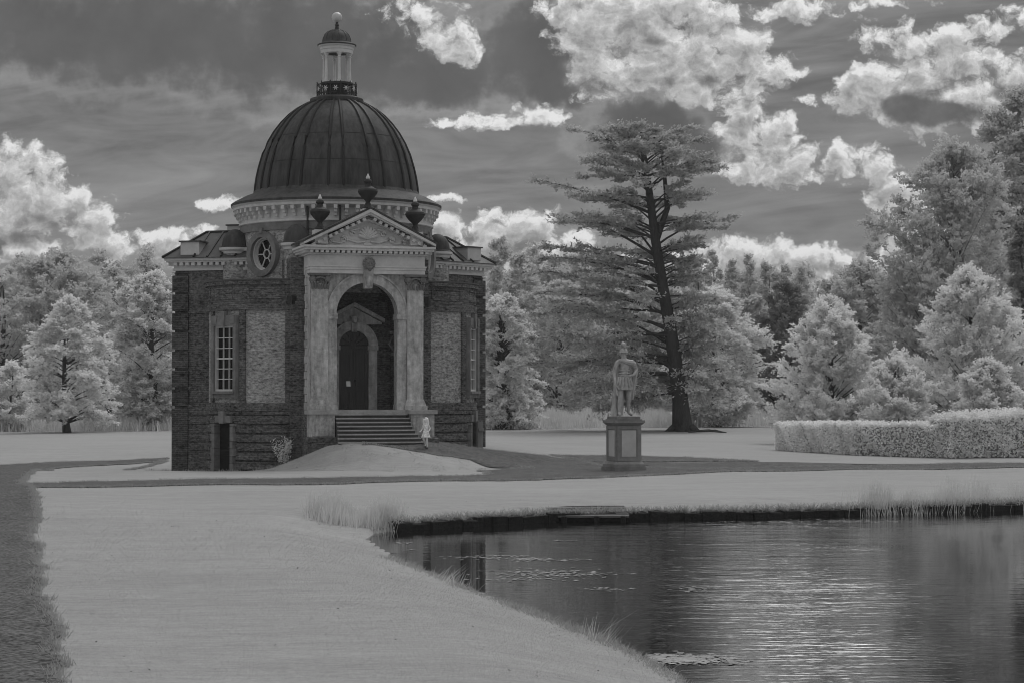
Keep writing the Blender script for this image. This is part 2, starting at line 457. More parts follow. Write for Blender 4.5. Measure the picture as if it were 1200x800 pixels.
class MB:
    """collects faces for ONE mesh object; transform self.M is baked in"""

    def __init__(s, Mx=None):
        s.V, s.F, s.U = [], [], []
        s.M = Mx or Matrix.Identity(4)

    def add(s, vs, fs, uvs=None):
        o = len(s.V)
        raw = [Vector(v) for v in vs]
        s.V += [s.M @ v for v in raw]
        for k, f in enumerate(fs):
            s.F.append([o + i for i in f])
            if uvs is not None and uvs[k] is not None:
                s.U.append(uvs[k])
            else:
                a, b_, c = raw[f[0]], raw[f[1]], raw[f[2]]
                n = (b_ - a).cross(c - b_)
                if n.length > 1e-12:
                    n.normalize()
                if abs(n.z) > .8:
                    s.U.append([(raw[i].x, raw[i].y) for i in f])
                else:
                    t = Vector((-n.y, n.x, 0))
                    t = t.normalized() if t.length > 1e-6 else Vector((1, 0, 0))
                    s.U.append([(raw[i].dot(t), raw[i].z) for i in f])

    def box(s, x0, x1, y0, y1, z0, z1):
        s.add([(x0, y0, z0), (x1, y0, z0), (x1, y1, z0), (x0, y1, z0), (x0, y0, z1), (x1, y0, z1), (x1, y1, z1), (x0, y1, z1)],
              [(0, 3, 2, 1), (4, 5, 6, 7), (0, 1, 5, 4), (1, 2, 6, 5), (2, 3, 7, 6), (3, 0, 4, 7)])

    def taper(s, x0, x1, y0, y1, z0, z1, ins):
        s.add([(x0, y0, z0), (x1, y0, z0), (x1, y1, z0), (x0, y1, z0),
               (x0 + ins, y0 + ins, z1), (x1 - ins, y0 + ins, z1), (x1 - ins, y1 - ins, z1), (x0 + ins, y1 - ins, z1)],
              [(0, 3, 2, 1), (4, 5, 6, 7), (0, 1, 5, 4), (1, 2, 6, 5), (2, 3, 7, 6), (3, 0, 4, 7)])

    def arcbox(s, cx, cy, r0, r1, a0, a1, z0, z1, n=None):
        n = n or max(2, int(abs(a1 - a0) / R(4)))
        vs, fs, us = [], [], []
        for i in range(n + 1):
            a = a0 + (a1 - a0) * i / n
            for r, z in ((r1, z0), (r1, z1), (r0, z1), (r0, z0)):
                vs.append((cx + math.sin(a) * r, cy - math.cos(a) * r, z))
        for i in range(n):
            p, q = 4 * i, 4 * (i + 1)
            ua, ub = (a0 + (a1 - a0) * i / n) * r1, (a0 + (a1 - a0) * (i + 1) / n) * r1
            fs.append((p, q, q + 1, p + 1)); us.append([(ua, z0), (ub, z0), (ub, z1), (ua, z1)])
            fs.append((p + 1, q + 1, q + 2, p + 2)); us.append(None)
            fs.append((p + 2, q + 2, q + 3, p + 3)); us.append(None)
            fs.append((p + 3, q + 3, q, p)); us.append(None)
        fs.append((0, 1, 2, 3)); us.append(None)
        e = 4 * n
        fs.append((e + 3, e + 2, e + 1, e)); us.append(None)
        s.add(vs, fs, us)

    def lathe(s, prof, n=32, cx=0, cy=0, a0=0.0, a1=2 * math.pi):
        vs, fs, us = [], [], []
        full = abs(a1 - a0 - 2 * math.pi) < 1e-6
        cols = n if full else n + 1
        m_ = len(prof)
        rm = max(p[0] for p in prof)
        L = [0]
        for i in range(1, m_):
            L.append(L[-1] + math.dist(prof[i], prof[i - 1]))
        for i in range(cols):
            a = a0 + (a1 - a0) * i / n
            for r, z in prof:
                vs.append((cx + math.sin(a) * r, cy - math.cos(a) * r, z))
        for i in range(n):
            p, q = i * m_, ((i + 1) % cols) * m_
            ua, ub = (a0 + (a1 - a0) * i / n) * rm, (a0 + (a1 - a0) * (i + 1) / n) * rm
            for j in range(m_ - 1):
                fs.append((p + j, q + j, q + j + 1, p + j + 1))
                us.append([(ua, L[j]), (ub, L[j]), (ub, L[j + 1]), (ua, L[j + 1])])
        s.add(vs, fs, us)

    def tube(s, pts, rad, n=6, cap=True):
        pts = [Vector(p) for p in pts]
        if not isinstance(rad, (list, tuple)):
            rad = [rad] * len(pts)
        vs, fs = [], []
        for i, p in enumerate(pts):
            d = (pts[min(i + 1, len(pts) - 1)] - pts[max(i - 1, 0)])
            d = d.normalized() if d.length > 1e-9 else Vector((0, 0, 1))
            ref = Vector((0, 0, 1)) if abs(d.z) < .9 else Vector((1, 0, 0))
            u = d.cross(ref).normalized()
            v = d.cross(u).normalized()
            for k in range(n):
                a = 2 * math.pi * k / n
                vs.append(p + (u * math.cos(a) + v * math.sin(a)) * rad[i])
        for i in range(len(pts) - 1):
            for k in range(n):
                fs.append((i * n + k, i * n + (k + 1) % n, (i + 1) * n + (k + 1) % n, (i + 1) * n + k))
        if cap:
            fs.append(tuple(range(n)))
            fs.append(tuple(reversed(range((len(pts) - 1) * n, len(pts) * n))))
        s.add(vs, fs)

    def prism(s, poly, y0, y1):
        """poly: list of (x, z); extruded along y"""
        n = len(poly)
        vs = [(x, y0, z) for x, z in poly] + [(x, y1, z) for x, z in poly]
        fs = [tuple(range(n)), tuple(reversed(range(n, 2 * n)))]
        for i in range(n):
            j = (i + 1) % n
            fs.append((i, n + i, n + j, j))
        s.add(vs, fs)

    def ring(s, cx, zc, r0, r1, y0, y1, a0=0.0, a1=math.pi, n=28):
        """arch ring in the x-z plane from angle a0 to a1"""
        vs, fs = [], []
        for i in range(n + 1):
            a = a0 + (a1 - a0) * i / n
            for r, y in ((r0, y0), (r1, y0), (r1, y1), (r0, y1)):
                vs.append((cx + math.cos(a) * r, y, zc + math.sin(a) * r))
        for i in range(n):
            p, q = 4 * i, 4 * i + 4
            for k in range(4):
                fs.append((p + k, p + (k + 1) % 4, q + (k + 1) % 4, q + k))
        fs.append((0, 1, 2, 3))
        fs.append((4 * n + 3, 4 * n + 2, 4 * n + 1, 4 * n))
        s.add(vs, fs)

    def build(s, name, material, parent=None, smooth=False, sharp=R(35)):
        me = bpy.data.meshes.new(name)
        me.from_pydata([tuple(v) for v in s.V], [], s.F)
        uv = me.uv_layers.new(name='UVMap')
        flat = [c for f in s.U for p in f for c in p]
        uv.data.foreach_set('uv', flat)
        import bmesh
        bm = bmesh.new()
        bm.from_mesh(me)
        bmesh.ops.recalc_face_normals(bm, faces=bm.faces)
        bm.to_mesh(me)
        bm.free()
        if smooth:
            me.polygons.foreach_set('use_smooth', [True] * len(me.polygons))
            try:
                me.set_sharp_from_angle(angle=sharp)
            except Exception:
                pass
        me.update()
        return link_mesh(name, me, material, parent)


def np_mesh(name, V, F, material, parent=None, smooth=False):
    """V (n,3) F (m,k) arrays"""
    V = np.asarray(V, dtype=np.float32)
    F = np.asarray(F, dtype=np.int32)
    me = bpy.data.meshes.new(name)
    me.vertices.add(len(V))
    me.vertices.foreach_set('co', V.ravel())
    k = F.shape[1]
    me.loops.add(F.size)
    me.loops.foreach_set('vertex_index', F.ravel())
    me.polygons.add(len(F))
    me.polygons.foreach_set('loop_start', np.arange(0, F.size, k, dtype=np.int32))
    me.polygons.foreach_set('loop_total', np.full(len(F), k, dtype=np.int32))
    if smooth:
        me.polygons.foreach_set('use_smooth', np.ones(len(F), dtype=bool))
    me.update(calc_edges=True)
    return link_mesh(name, me, material, parent)


# ------------------------------------------------------------------ terrain
def sstep(a, b, x):
    t = np.clip((x - a) / (b - a), 0, 1)
    return t * t * (3 - 2 * t)


WATER_Z = -.42
cp, spn = math.cos(PITCH), math.sin(PITCH)


def ray(px, py):
    u, v = (px - 600) / FPX, (400 - py) / FPX
    return np.array([u, cp - v * spn, spn + v * cp])


def at_z(px, py, z):
    d = ray(px, py)
    t = (z - CAM_H) / d[2]
    return d[0] * t, d[1] * t


# pond outline measured at the water line
far_px = [(459, 622), (520, 618), (640, 611), (740, 609), (880, 607), (1020, 603), (1200, 597), (1420, 590)]
near_px = [(852, 830), (805, 801), (790, 787), (760, 771), (700, 746), (640, 722), (600, 708), (545, 687), (500, 669), (470, 656), (445, 641), (428, 630), (440, 624)]
POND_FAR = [at_z(x, y, WATER_Z) for x, y in far_px]
POND_NEAR = [at_z(x, y, WATER_Z) for x, y in near_px]
POND = POND_FAR + [(60, 60), (60, -30), (6.5, -30), (3.6, 12)] + POND_NEAR
POND = np.array(POND)


def seg_dist(P, A, B):
    AB = B - A
    t = np.clip(((P - A) @ AB) / (AB @ AB), 0, 1)
    return np.linalg.norm(P - (A + t[:, None] * AB), axis=1)


def poly_inside(P, poly):
    ins = np.zeros(len(P), bool)
    n = len(poly)
    for i in range(n):
        x0, y0 = poly[i]
        x1, y1 = poly[(i + 1) % n]
        if y0 == y1:
            continue
        c = ((y0 > P[:, 1]) != (y1 > P[:, 1])) & (P[:, 0] < (x1 - x0) * (P[:, 1] - y0) / (y1 - y0) + x0)
        ins ^= c
    return ins


def pond_sd(x, y):
    P = np.stack([np.asarray(x, float).ravel(), np.asarray(y, float).ravel()], 1)
    d = np.full(len(P), 1e9)
    n = len(POND)
    for i in range(n):
        d = np.minimum(d, seg_dist(P, POND[i], POND[(i + 1) % n]))
    ins = poly_inside(P, POND)
    return np.where(ins, -d, d).reshape(np.shape(x))


def far_bank_d(x, y):
    P = np.stack([np.asarray(x, float).ravel(), np.asarray(y, float).ravel()], 1)
    d = np.full(len(P), 1e9)
    for i in range(len(POND_FAR) - 1):
        d = np.minimum(d, seg_dist(P, np.array(POND_FAR[i]), np.array(POND_FAR[i + 1])))
    return d.reshape(np.shape(x))


def terrain0(x, y):
    x = np.asarray(x, float)
    y = np.asarray(y, float)
    H = np.interp(x, [-10.2, -9.4, -8.2, -7.2, -6.4, -3.6, -1.4, 2.0, 7.0], [0, .06, .45, .84, .98, .98, .58, .16, 0])
    yf = np.interp(x, [-10, -6.5, -3.2, -1.4, 2.0, 7.0], [80.6, 79.2, 78.6, 80.0, 83.5, 87.0])
    Hf = np.interp(x, [-10.2, -9.4, -8.2, -7.2, -6.4, -5.4, -4.3, -2.95, -1.0, .8], [0, .06, .45, .84, .98, .95, .74, .50, .24, 0])
    bw = np.interp(x, [-6, -3.5, -1], [1.5, 1.8, 5.0])
    H = Hf + (H - Hf) * sstep(0, 1, (y - yf) / bw)
    z = H * sstep(-2.9, .1, y - yf) * (1 - sstep(100, 116, y))
    z = z - .45 * sstep(76.5, 86, y) * (1 - sstep(-11, -6.5, x)) * (1 - sstep(92, 112, y))
    z = z + .035 * np.sin(x * .23 + 1.3) * np.cos(y * .17) * sstep(14, 30, y) + .02 * np.sin(x * .9 + y * .35)
    return z


def terrain(x, y):
    z = terrain0(x, y)
    sd_ = pond_sd(x, y)
    fb_ = far_bank_d(x, y)
    soft = sstep(0, 3.2, sd_)                       # the near bank rolls down to the water
    hard = np.ones_like(soft)
    w = sstep(1.2, 2.6, fb_)                        # 0 beside the far bank: upright edge there
    top = WATER_Z + .02 + (z - WATER_Z - .02) * (1 - (1 - soft) ** 1.6)
    edgez = np.minimum(z, WATER_Z + .10 + .10 * np.clip(sd_, 0, 30))
    zz = top * w + edgez * (1 - w)
    zz = np.where(sd_ < 0, WATER_Z - .06 - .5 * sstep(0, 2.0, -sd_), zz)
    return zz


def drop(px, py, zlift=0.0):
    """where the sight line through a photo pixel meets the ground"""
    d = ray(px, py)
    lo, hi = None, None
    ts = np.concatenate([np.linspace(12, 130, 1200), np.linspace(130.5, 700, 800)])
    X, Y, Z = d[0] * ts, d[1] * ts, CAM_H + d[2] * ts
    g = terrain(X, Y)
    k = np.argmax(Z <= g)
    if Z[k] > g[k]:
        k = len(ts) - 1
    if k > 0:
        a, b_ = Z[k - 1] - g[k - 1], Z[k] - g[k]
        t = ts[k - 1] + (ts[k] - ts[k - 1]) * (a / (a - b_) if a != b_ else 0)
    else:
        t = ts[0]
    return d[0] * t, d[1] * t, CAM_H + d[2] * t + zlift


def gz(x, y):
    return float(terrain(np.array([x]), np.array([y]))[0])


def axis(dense0, dense1, step, lo, hi, grow=1.16):
    a = list(np.arange(dense0, dense1 + 1e-6, step))
    s, v = step, dense0
    L = []
    while v > lo:
        s *= grow
        v -= s
        L.append(v)
    s, v = step, a[-1]
    Rr = []
    while v < hi:
        s *= grow
        v += s
        Rr.append(v)
    return np.array(L[::-1] + a + Rr)


xs = axis(-20, 26, .16, -2500, 2500)
ys = axis(14, 100, .2, -600, 3500)
GX, GY = np.meshgrid(xs, ys)
GZ = terrain(GX, GY)
nx, ny = len(xs), len(ys)
idx = np.arange(nx * ny).reshape(ny, nx)
Fq = np.stack([idx[:-1, :-1], idx[:-1, 1:], idx[1:, 1:], idx[1:, :-1]], -1).reshape(-1, 4)
lawn = np_mesh('lawn', np.stack([GX, GY, GZ], -1).reshape(-1, 3), Fq, M['lawn'], smooth=True)
tag(lawn, 'pale mown grass lawn around the pond and pavilion', 'lawn', kind='structure')

# water
wv = [tuple(p) for p in POND]
me = bpy.data.meshes.new('pond_water')
import bmesh
bm = bmesh.new()
vs = [bm.verts.new((-14, 10, WATER_Z)), bm.verts.new((62, 10, WATER_Z)), bm.verts.new((62, 62, WATER_Z)), bm.verts.new((-14, 62, WATER_Z))]
# keep the sheet to the pond outline, grown a little under the banks
bm.clear()
cen = POND.mean(0)
ring = []
for i in range(len(POND)):
    a, b_, c = POND[i - 1], POND[i], POND[(i + 1) % len(POND)]
    t = (c - a) / (np.linalg.norm(c - a) + 1e-9)
    nrm = np.array([t[1], -t[0]])
    q = b_ + nrm * .25
    if poly_inside(q[None], POND)[0]:
        q = b_ - nrm * .25
    ring.append(bm.verts.new((q[0], q[1], WATER_Z)))
f = bm.faces.new(ring)
bmesh.ops.triangulate(bm, faces=[f])
bmesh.ops.recalc_face_normals(bm, faces=bm.faces)
for f in bm.faces:
    if f.normal.z < 0:
        f.normal_flip()
bm.to_mesh(me)
bm.free()
water = link_mesh('pond_water', me, M['water'])
tag(water, 'dark rippled pond water reflecting trees and sky', 'water', kind='structure')

rng = np.random.default_rng(11)


# gravel paths: ragged outlines draped over the ground
def path_sheet(name, px_poly, label, extra=None, jitter=.10, lift=.03, raw=None):
    pts = []
    if raw is None:
        for (x, y) in px_poly:
            X, Y, Z = drop(x, y)
            pts.append((X, Y))
    else:
        pts = list(raw)
    dense = []
    n = len(pts)
    for i in range(n):
        a, b_ = np.array(pts[i]), np.array(pts[(i + 1) % n])
        L = np.linalg.norm(b_ - a)
        k = max(1, int(L / .35))
        for j in range(k):
            p = a + (b_ - a) * j / k
            dense.append(p + rng.normal(0, jitter, 2) * (1 if j else .3))
    dense = np.array(dense)
    bm = bmesh.new()
    ring = [bm.verts.new((p[0], p[1], 0)) for p in dense]
    fc = bm.faces.new(ring)
    bmesh.ops.triangulate(bm, faces=[fc])
    # cut on a grid so that the sheet follows the ground
    x0, y0 = dense.min(0)
    x1, y1 = dense.max(0)
    stx, sty = .55, .55
    for k in range(int((x1 - x0) / stx) + 1):
        bmesh.ops.bisect_plane(bm, geom=bm.verts[:] + bm.edges[:] + bm.faces[:], plane_co=(x0 + k * stx, 0, 0), plane_no=(1, 0, 0))
    for k in range(int((y1 - y0) / sty) + 1):
        bmesh.ops.bisect_plane(bm, geom=bm.verts[:] + bm.edges[:] + bm.faces[:], plane_co=(0, y0 + k * sty, 0), plane_no=(0, 1, 0))
    bmesh.ops.triangulate(bm, faces=bm.faces)
    P = np.array([v.co[:] for v in bm.verts])
    Z = terrain(P[:, 0], P[:, 1])
    for v, z in zip(bm.verts, Z):
        v.co.z = z + lift
    bmesh.ops.recalc_face_normals(bm, faces=bm.faces)
    for fc in bm.faces:
        if fc.normal.z < 0:
            fc.normal_flip()
    me = bpy.data.meshes.new(name)
    bm.to_mesh(me)
    bm.free()
    o = link_mesh(name, me, M['gravel'])
    tag(o, label, 'path', kind='structure')
    return dense


main_low = [(37, 571), (160, 570), (300, 568), (450, 565), (600, 563), (700, 560), (760, 557), (900, 552), (1050, 549.5), (1200, 547.5)]
main_up = [(1200, 542.5), (1050, 546), (900, 548.5), (800, 550), (700, 545.5), (690, 541), (640, 534), (575, 527), (502, 517.5), (430, 517.5), (425, 521),
           (470, 526), (510, 533), (570, 540.5), (605, 545), (624, 549), (560, 552), (576, 556), (450, 559), (300, 561), (200, 562.5), (100, 564.5), (28, 567)]
p_end = [drop(*main_low[-1])[:2], drop(*main_up[0])[:2]]
path_main_raw = [drop(x, y)[:2] for x, y in main_low] + [(p_end[0][0] + 30, p_end[0][1] + 5), (p_end[1][0] + 30, p_end[1][1] + 5.5)] + [drop(x, y)[:2] for x, y in main_up]
e_main = path_sheet('gravel_path', None, 'grey gravel path crossing the lawn between pavilion and pond', raw=path_main_raw, jitter=.08)
left_r = [(25, 566), (37, 571), (44, 597), (36, 632), (50, 666), (42, 697), (61, 726), (67, 762), (76, 802)]
left_raw = [drop(x, y)[:2] for x, y in left_r] + [(-3.2, 10), (-9.5, 10), (-13.5, 40), (-19, 66), (-27, 84), (-27, 85)] + [drop(x, y)[:2] for x, y in [(1, 545), (100, 540.5), (196, 536.5)]] \
    + [(-16.6, 91.5), (-16.6, 88)] + [drop(x, y)[:2] for x, y in [(196, 540), (110, 545.5), (62, 549), (32, 556)]]
e_left = path_sheet('gravel_walk', None, 'grey gravel walk along the left edge curving behind the pavilion', raw=left_raw, jitter=.07, lift=.036)
side_raw = [drop(x, y)[:2] for x, y in [(645, 533), (720, 533.5), (800, 536), (888, 540.5), (800, 540.5), (740, 541), (690, 541)]]
e_side = path_sheet('gravel_spur', None, 'narrow gravel spur behind the statue pedestal', raw=side_raw, jitter=.06, lift=.042)

# ------------------------------------------------------------------ the pavilion
DC = 88.0
BX, BY = (394 - 600) / FPX * DC, DC
THETA = R(11.5) + math.atan2(-BX, BY)
pav = thing('domed_pavilion', 'baroque brick garden pavilion with lead dome, lantern and pedimented stone portico', 'pavilion', (BX, BY, 0), THETA)


def rot(k):
    return Matrix.Rotation(R(k), 4, 'Z')


RD = 4.05          # drum radius
# drum wall above the bays
m = MB()
OCA, OCZ0, OCZ1, OCR = R(17), 7.55, 9.62, .69
for k in (-60, 60, 180):
    # plain wall from one round window to the next, then the patch with the round hole
    a0, a1 = R(k) + OCA, R(k + 120) - OCA
    m.lathe([(RD, 7.0), (RD, 9.98)], 32, 0, 0, a0, a1)
    m.lathe([(RD, 7.0), (RD, OCZ0)], 10, 0, 0, R(k) - OCA, R(k) + OCA)
    m.lathe([(RD, OCZ1), (RD, 9.98)], 10, 0, 0, R(k) - OCA, R(k) + OCA)
    zc, hwu = 8.66, OCA * RD
    cs = [math.atan2(z_ - zc, x_) for x_ in (hwu, -hwu) for z_ in (OCZ0, OCZ1)]
    ts = sorted(set([round(R(t), 5) for t in range(-175, 185, 6)] + [round(c, 5) for c in cs]))
    vs, us = [], []
    for t in ts:
        c, s_ = math.cos(t), math.sin(t)
        f = min(hwu / abs(c) if abs(c) > 1e-6 else 9, (OCZ1 - zc) / s_ if s_ > 1e-6 else ((OCZ0 - zc) / s_ if s_ < -1e-6 else 9))
        ai = math.asin(OCR * c / RD) + R(k)
        for (a_, z_) in ((ai, zc + OCR * s_), (ai * .5 + (f * c / RD + R(k)) * .5, zc + (OCR + f) * .5 * s_), (f * c / RD + R(k), zc + f * s_)):
            vs.append((math.sin(a_) * RD, -math.cos(a_) * RD, z_))
            us.append((a_ * RD, z_))
    n_ = len(ts)
    fs = [(3 * i + j, 3 * i + j + 1, 3 * ((i + 1) % n_) + j + 1, 3 * ((i + 1) % n_) + j) for i in range(n_) for j in (0, 1)]
    m.add(vs, fs, [[us[q] for q in f_] for f_ in fs])
m.lathe([(2.6, -.5), (2.6, 7.3), (RD, 7.32)], 24)
drum = m.build('drum', M['brick_pale'], pav, smooth=True)
m = MB()
m.arcbox(0, 0, RD - .05, RD + .07, 0, 2 * math.pi, 9.62, 9.96, 96)
m.build('string_course', M['stone_dark'], drum, smooth=True)
# drum cornice: frieze, modillions, moulding
m = MB()
m.lathe([(RD + .05, 9.93), (RD + .12, 9.97), (RD + .12, 10.05), (RD + .02, 10.08), (RD + .02, 10.5), (RD + .36, 10.62), (RD + .36, 10.72), (RD + .44, 10.78), (RD + .44, 10.84), (RD - .3, 10.86)], 96)
nb = 60
for i in range(nb):
    a = 2 * math.pi * i / nb
    m.M = Matrix.Rotation(a, 4, 'Z')
    m.box(-.075, .075, -(RD + .34), -(RD - .02), 10.44, 10.60)
    m.box(-.065, .065, -(RD + .24), -(RD - .02), 10.30, 10.438)
    m.box(-.06, .06, -(RD + .14), -(RD - .02), 10.16, 10.297)
m.M = Matrix.Identity(4)
dcn = m.build('drum_cornice', M['cornice'], pav, smooth=True)
# lead skirt and dome
m = MB()
m.lathe([(RD + .46, 10.80), (RD + .47, 10.90), (RD + .30, 11.02), (3.9, 11.25), (3.60, 11.36), (3.52, 11.5), (3.0, 11.5)], 96)
m.build('eaves_skirt', M['lead'], pav, smooth=True)
prof = [(3.49, 11.36), (3.46, 11.7), (3.40, 12.1), (3.30, 12.55), (3.14, 13.1), (2.93, 13.6), (2.67, 14.05), (2.36, 14.46), (2.03, 14.8), (1.68, 15.07), (1.32, 15.27), (1.05, 15.36), (.5, 15.42)]
m = MB()
m.lathe(prof, 96)
dome = m.build('dome', M['lead'], pav, smooth=True)
for i in range(12):
    m = MB()
    for s in (-5.2, 5.2):
        a = -THETA + math.atan2(-BX, BY) * 0 + R(i * 30 + s + 4.5)
        m.tube([(math.sin(a) * (r + .01), -math.cos(a) * (r + .01), z) for r, z in prof[:-1]], .068, 6)
    m.build('rib', M['lead_seam'], dome, smooth=True)
m = MB()
for zr in (12.6, 13.75):
    for k in range(len(prof) - 1):
        if prof[k][1] <= zr < prof[k + 1][1]:
            t = (zr - prof[k][1]) / (prof[k + 1][1] - prof[k][1])
            rr = prof[k][0] + t * (prof[k + 1][0] - prof[k][0])
    m.lathe([(rr - .02, zr - .012), (rr + .012, zr - .008), (rr + .008, zr + .008), (rr - .02, zr + .012)], 96)
m.build('seam', M['lead_seam'], dome, smooth=True)
# lantern
m = MB()
m.lathe([(.6, 15.3), (1.12, 15.32), (1.16, 15.42), (1.14, 15.52), (.95, 15.58), (.90, 15.62), (.3, 15.64)], 48)
m.lathe([(.45, 15.6), (.45, 16.12), (.70, 16.16), (.70, 16.22), (.2, 16.24)], 32)
lant = m.build('lantern', M['lead'], pav, smooth=True)
for i in range(6):
    a = R(15 + 60 * i) - THETA
    m = MB()
    x, y = math.sin(a) * .585, -math.cos(a) * .585
    m.lathe([(.10, 16.2), (.10, 16.28), (.07, 16.33), (.058, 16.9), (.052, 17.28), (.08, 17.30), (.06, 17.34), (.12, 17.46), (.12, 17.5), (0.02, 17.5)], 12, x, y)
    m.build('column', M['cornice'], lant, smooth=True)
m = MB()
m.lathe([(.42, 17.48), (.70, 17.48), (.70, 17.62), (.73, 17.64), (.73, 17.74), (.80, 17.78), (.80, 17.84), (.3, 17.85)], 48)
m.build('entablature', M['cornice'], lant, smooth=True)
capprof = [(.83, 17.82), (.84, 17.87), (.66, 17.95), (.63, 18.0), (.60, 18.15), (.53, 18.3), (.40, 18.43), (.22, 18.51), (.10, 18.55), (.07, 18.7), (.10, 18.73), (.06, 18.78), (.055, 18.88), (.02, 18.9)]
m = MB()
m.lathe(capprof, 48)
for i in range(12):
    a = R(30 * i)
    m.tube([(math.sin(a) * r, -math.cos(a) * r, z) for r, z in capprof[3:8]], .02, 5)
m.build('lantern_cap', M['lead'], lant, smooth=True)
m = MB()
m.lathe([(.01, 18.85)] + [(.225 * math.sin(R(t)), 19.07 - .225 * math.cos(R(t))) for t in range(15, 180, 15)] + [(.0, 19.295)], 24)
m.build('ball_finial', M['gilt'], lant, smooth=True)
m = MB()
for zz in (15.70, 16.10):
    m.arcbox(0, 0, .83, .87, 0, 2 * math.pi, zz, zz + .035, 48)
for i in range(36):
    a = 2 * math.pi * i / 36
    m.tube([(math.sin(a) * .85, -math.cos(a) * .85, 15.62), (math.sin(a) * .85, -math.cos(a) * .85, 16.12)], .014, 4)
for i in range(12):
    a = 2 * math.pi * i / 12
    m.tube([(math.sin(a) * .86, -math.cos(a) * .86, 15.6), (math.sin(a) * .86, -math.cos(a) * .86, 16.24)], .026, 5)
    c0 = a + math.pi / 12
    for rr_ in (.10, .16):
        m.tube([(math.sin(c0 + rr_ * math.cos(R(t)) / .85) * .865, -math.cos(c0 + rr_ * math.cos(R(t)) / .85) * .865, 15.91 + rr_ * math.sin(R(t))) for t in range(0, 361, 30)], .012, 4, cap=False)
rail = m.build('balcony_railing', M['iron'], lant)
for i in range(0, 12):
    m = MB()
    c0 = 2 * math.pi * i / 12 + math.pi / 12
    for t in range(0, 360, 60):
        m.tube([(math.sin(c0) * .87, -math.cos(c0) * .87, 15.91), (math.sin(c0 + .12 * math.cos(R(t)) / .87) * .875, -math.cos(c0 + .12 * math.cos(R(t)) / .87) * .875, 15.91 + .12 * math.sin(R(t)))], [.03, .012], 5)
    m.build('rosette', M['gilt'], rail)


# round window in the drum wall above each curved bay (> frame, pane)
def oculus(k):
    Mx = rot(k)
    m = MB(Mx)
    m.ring(0, 8.66, .69, .95, -(RD + .13), -(RD - .25), 0, 2 * math.pi, 40)
    m.box(-.09, .09, -(RD + .17), -(RD - .1), 9.50, 9.72)
    w = m.build('round_window', M['stone_dark'], pav, smooth=True)
    m = MB(Mx)
    m.ring(0, 8.66, .635, .702, -(RD - .02), -(RD - .33), 0, 2 * math.pi, 40)
    m.ring(0, 8.66, .60, .64, -(RD - .17), -(RD - .24), 0, 2 * math.pi, 40)
    m.ring(0, 8.66, .16, .205, -(RD - .17), -(RD - .23), 0, 2 * math.pi, 24)
    for t in range(0, 360, 60):
        c, s = math.cos(R(t)), math.sin(R(t))
        m.tube([(.19 * c, -(RD - .2), 8.66 + .19 * s), (.57 * c, -(RD - .2), 8.66 + .57 * s)], .028, 5)
    m.build('frame', M['white_paint'], w, smooth=True)
    return w


BC, BR = 2.93, 3.1     # curved bay: centre distance and radius


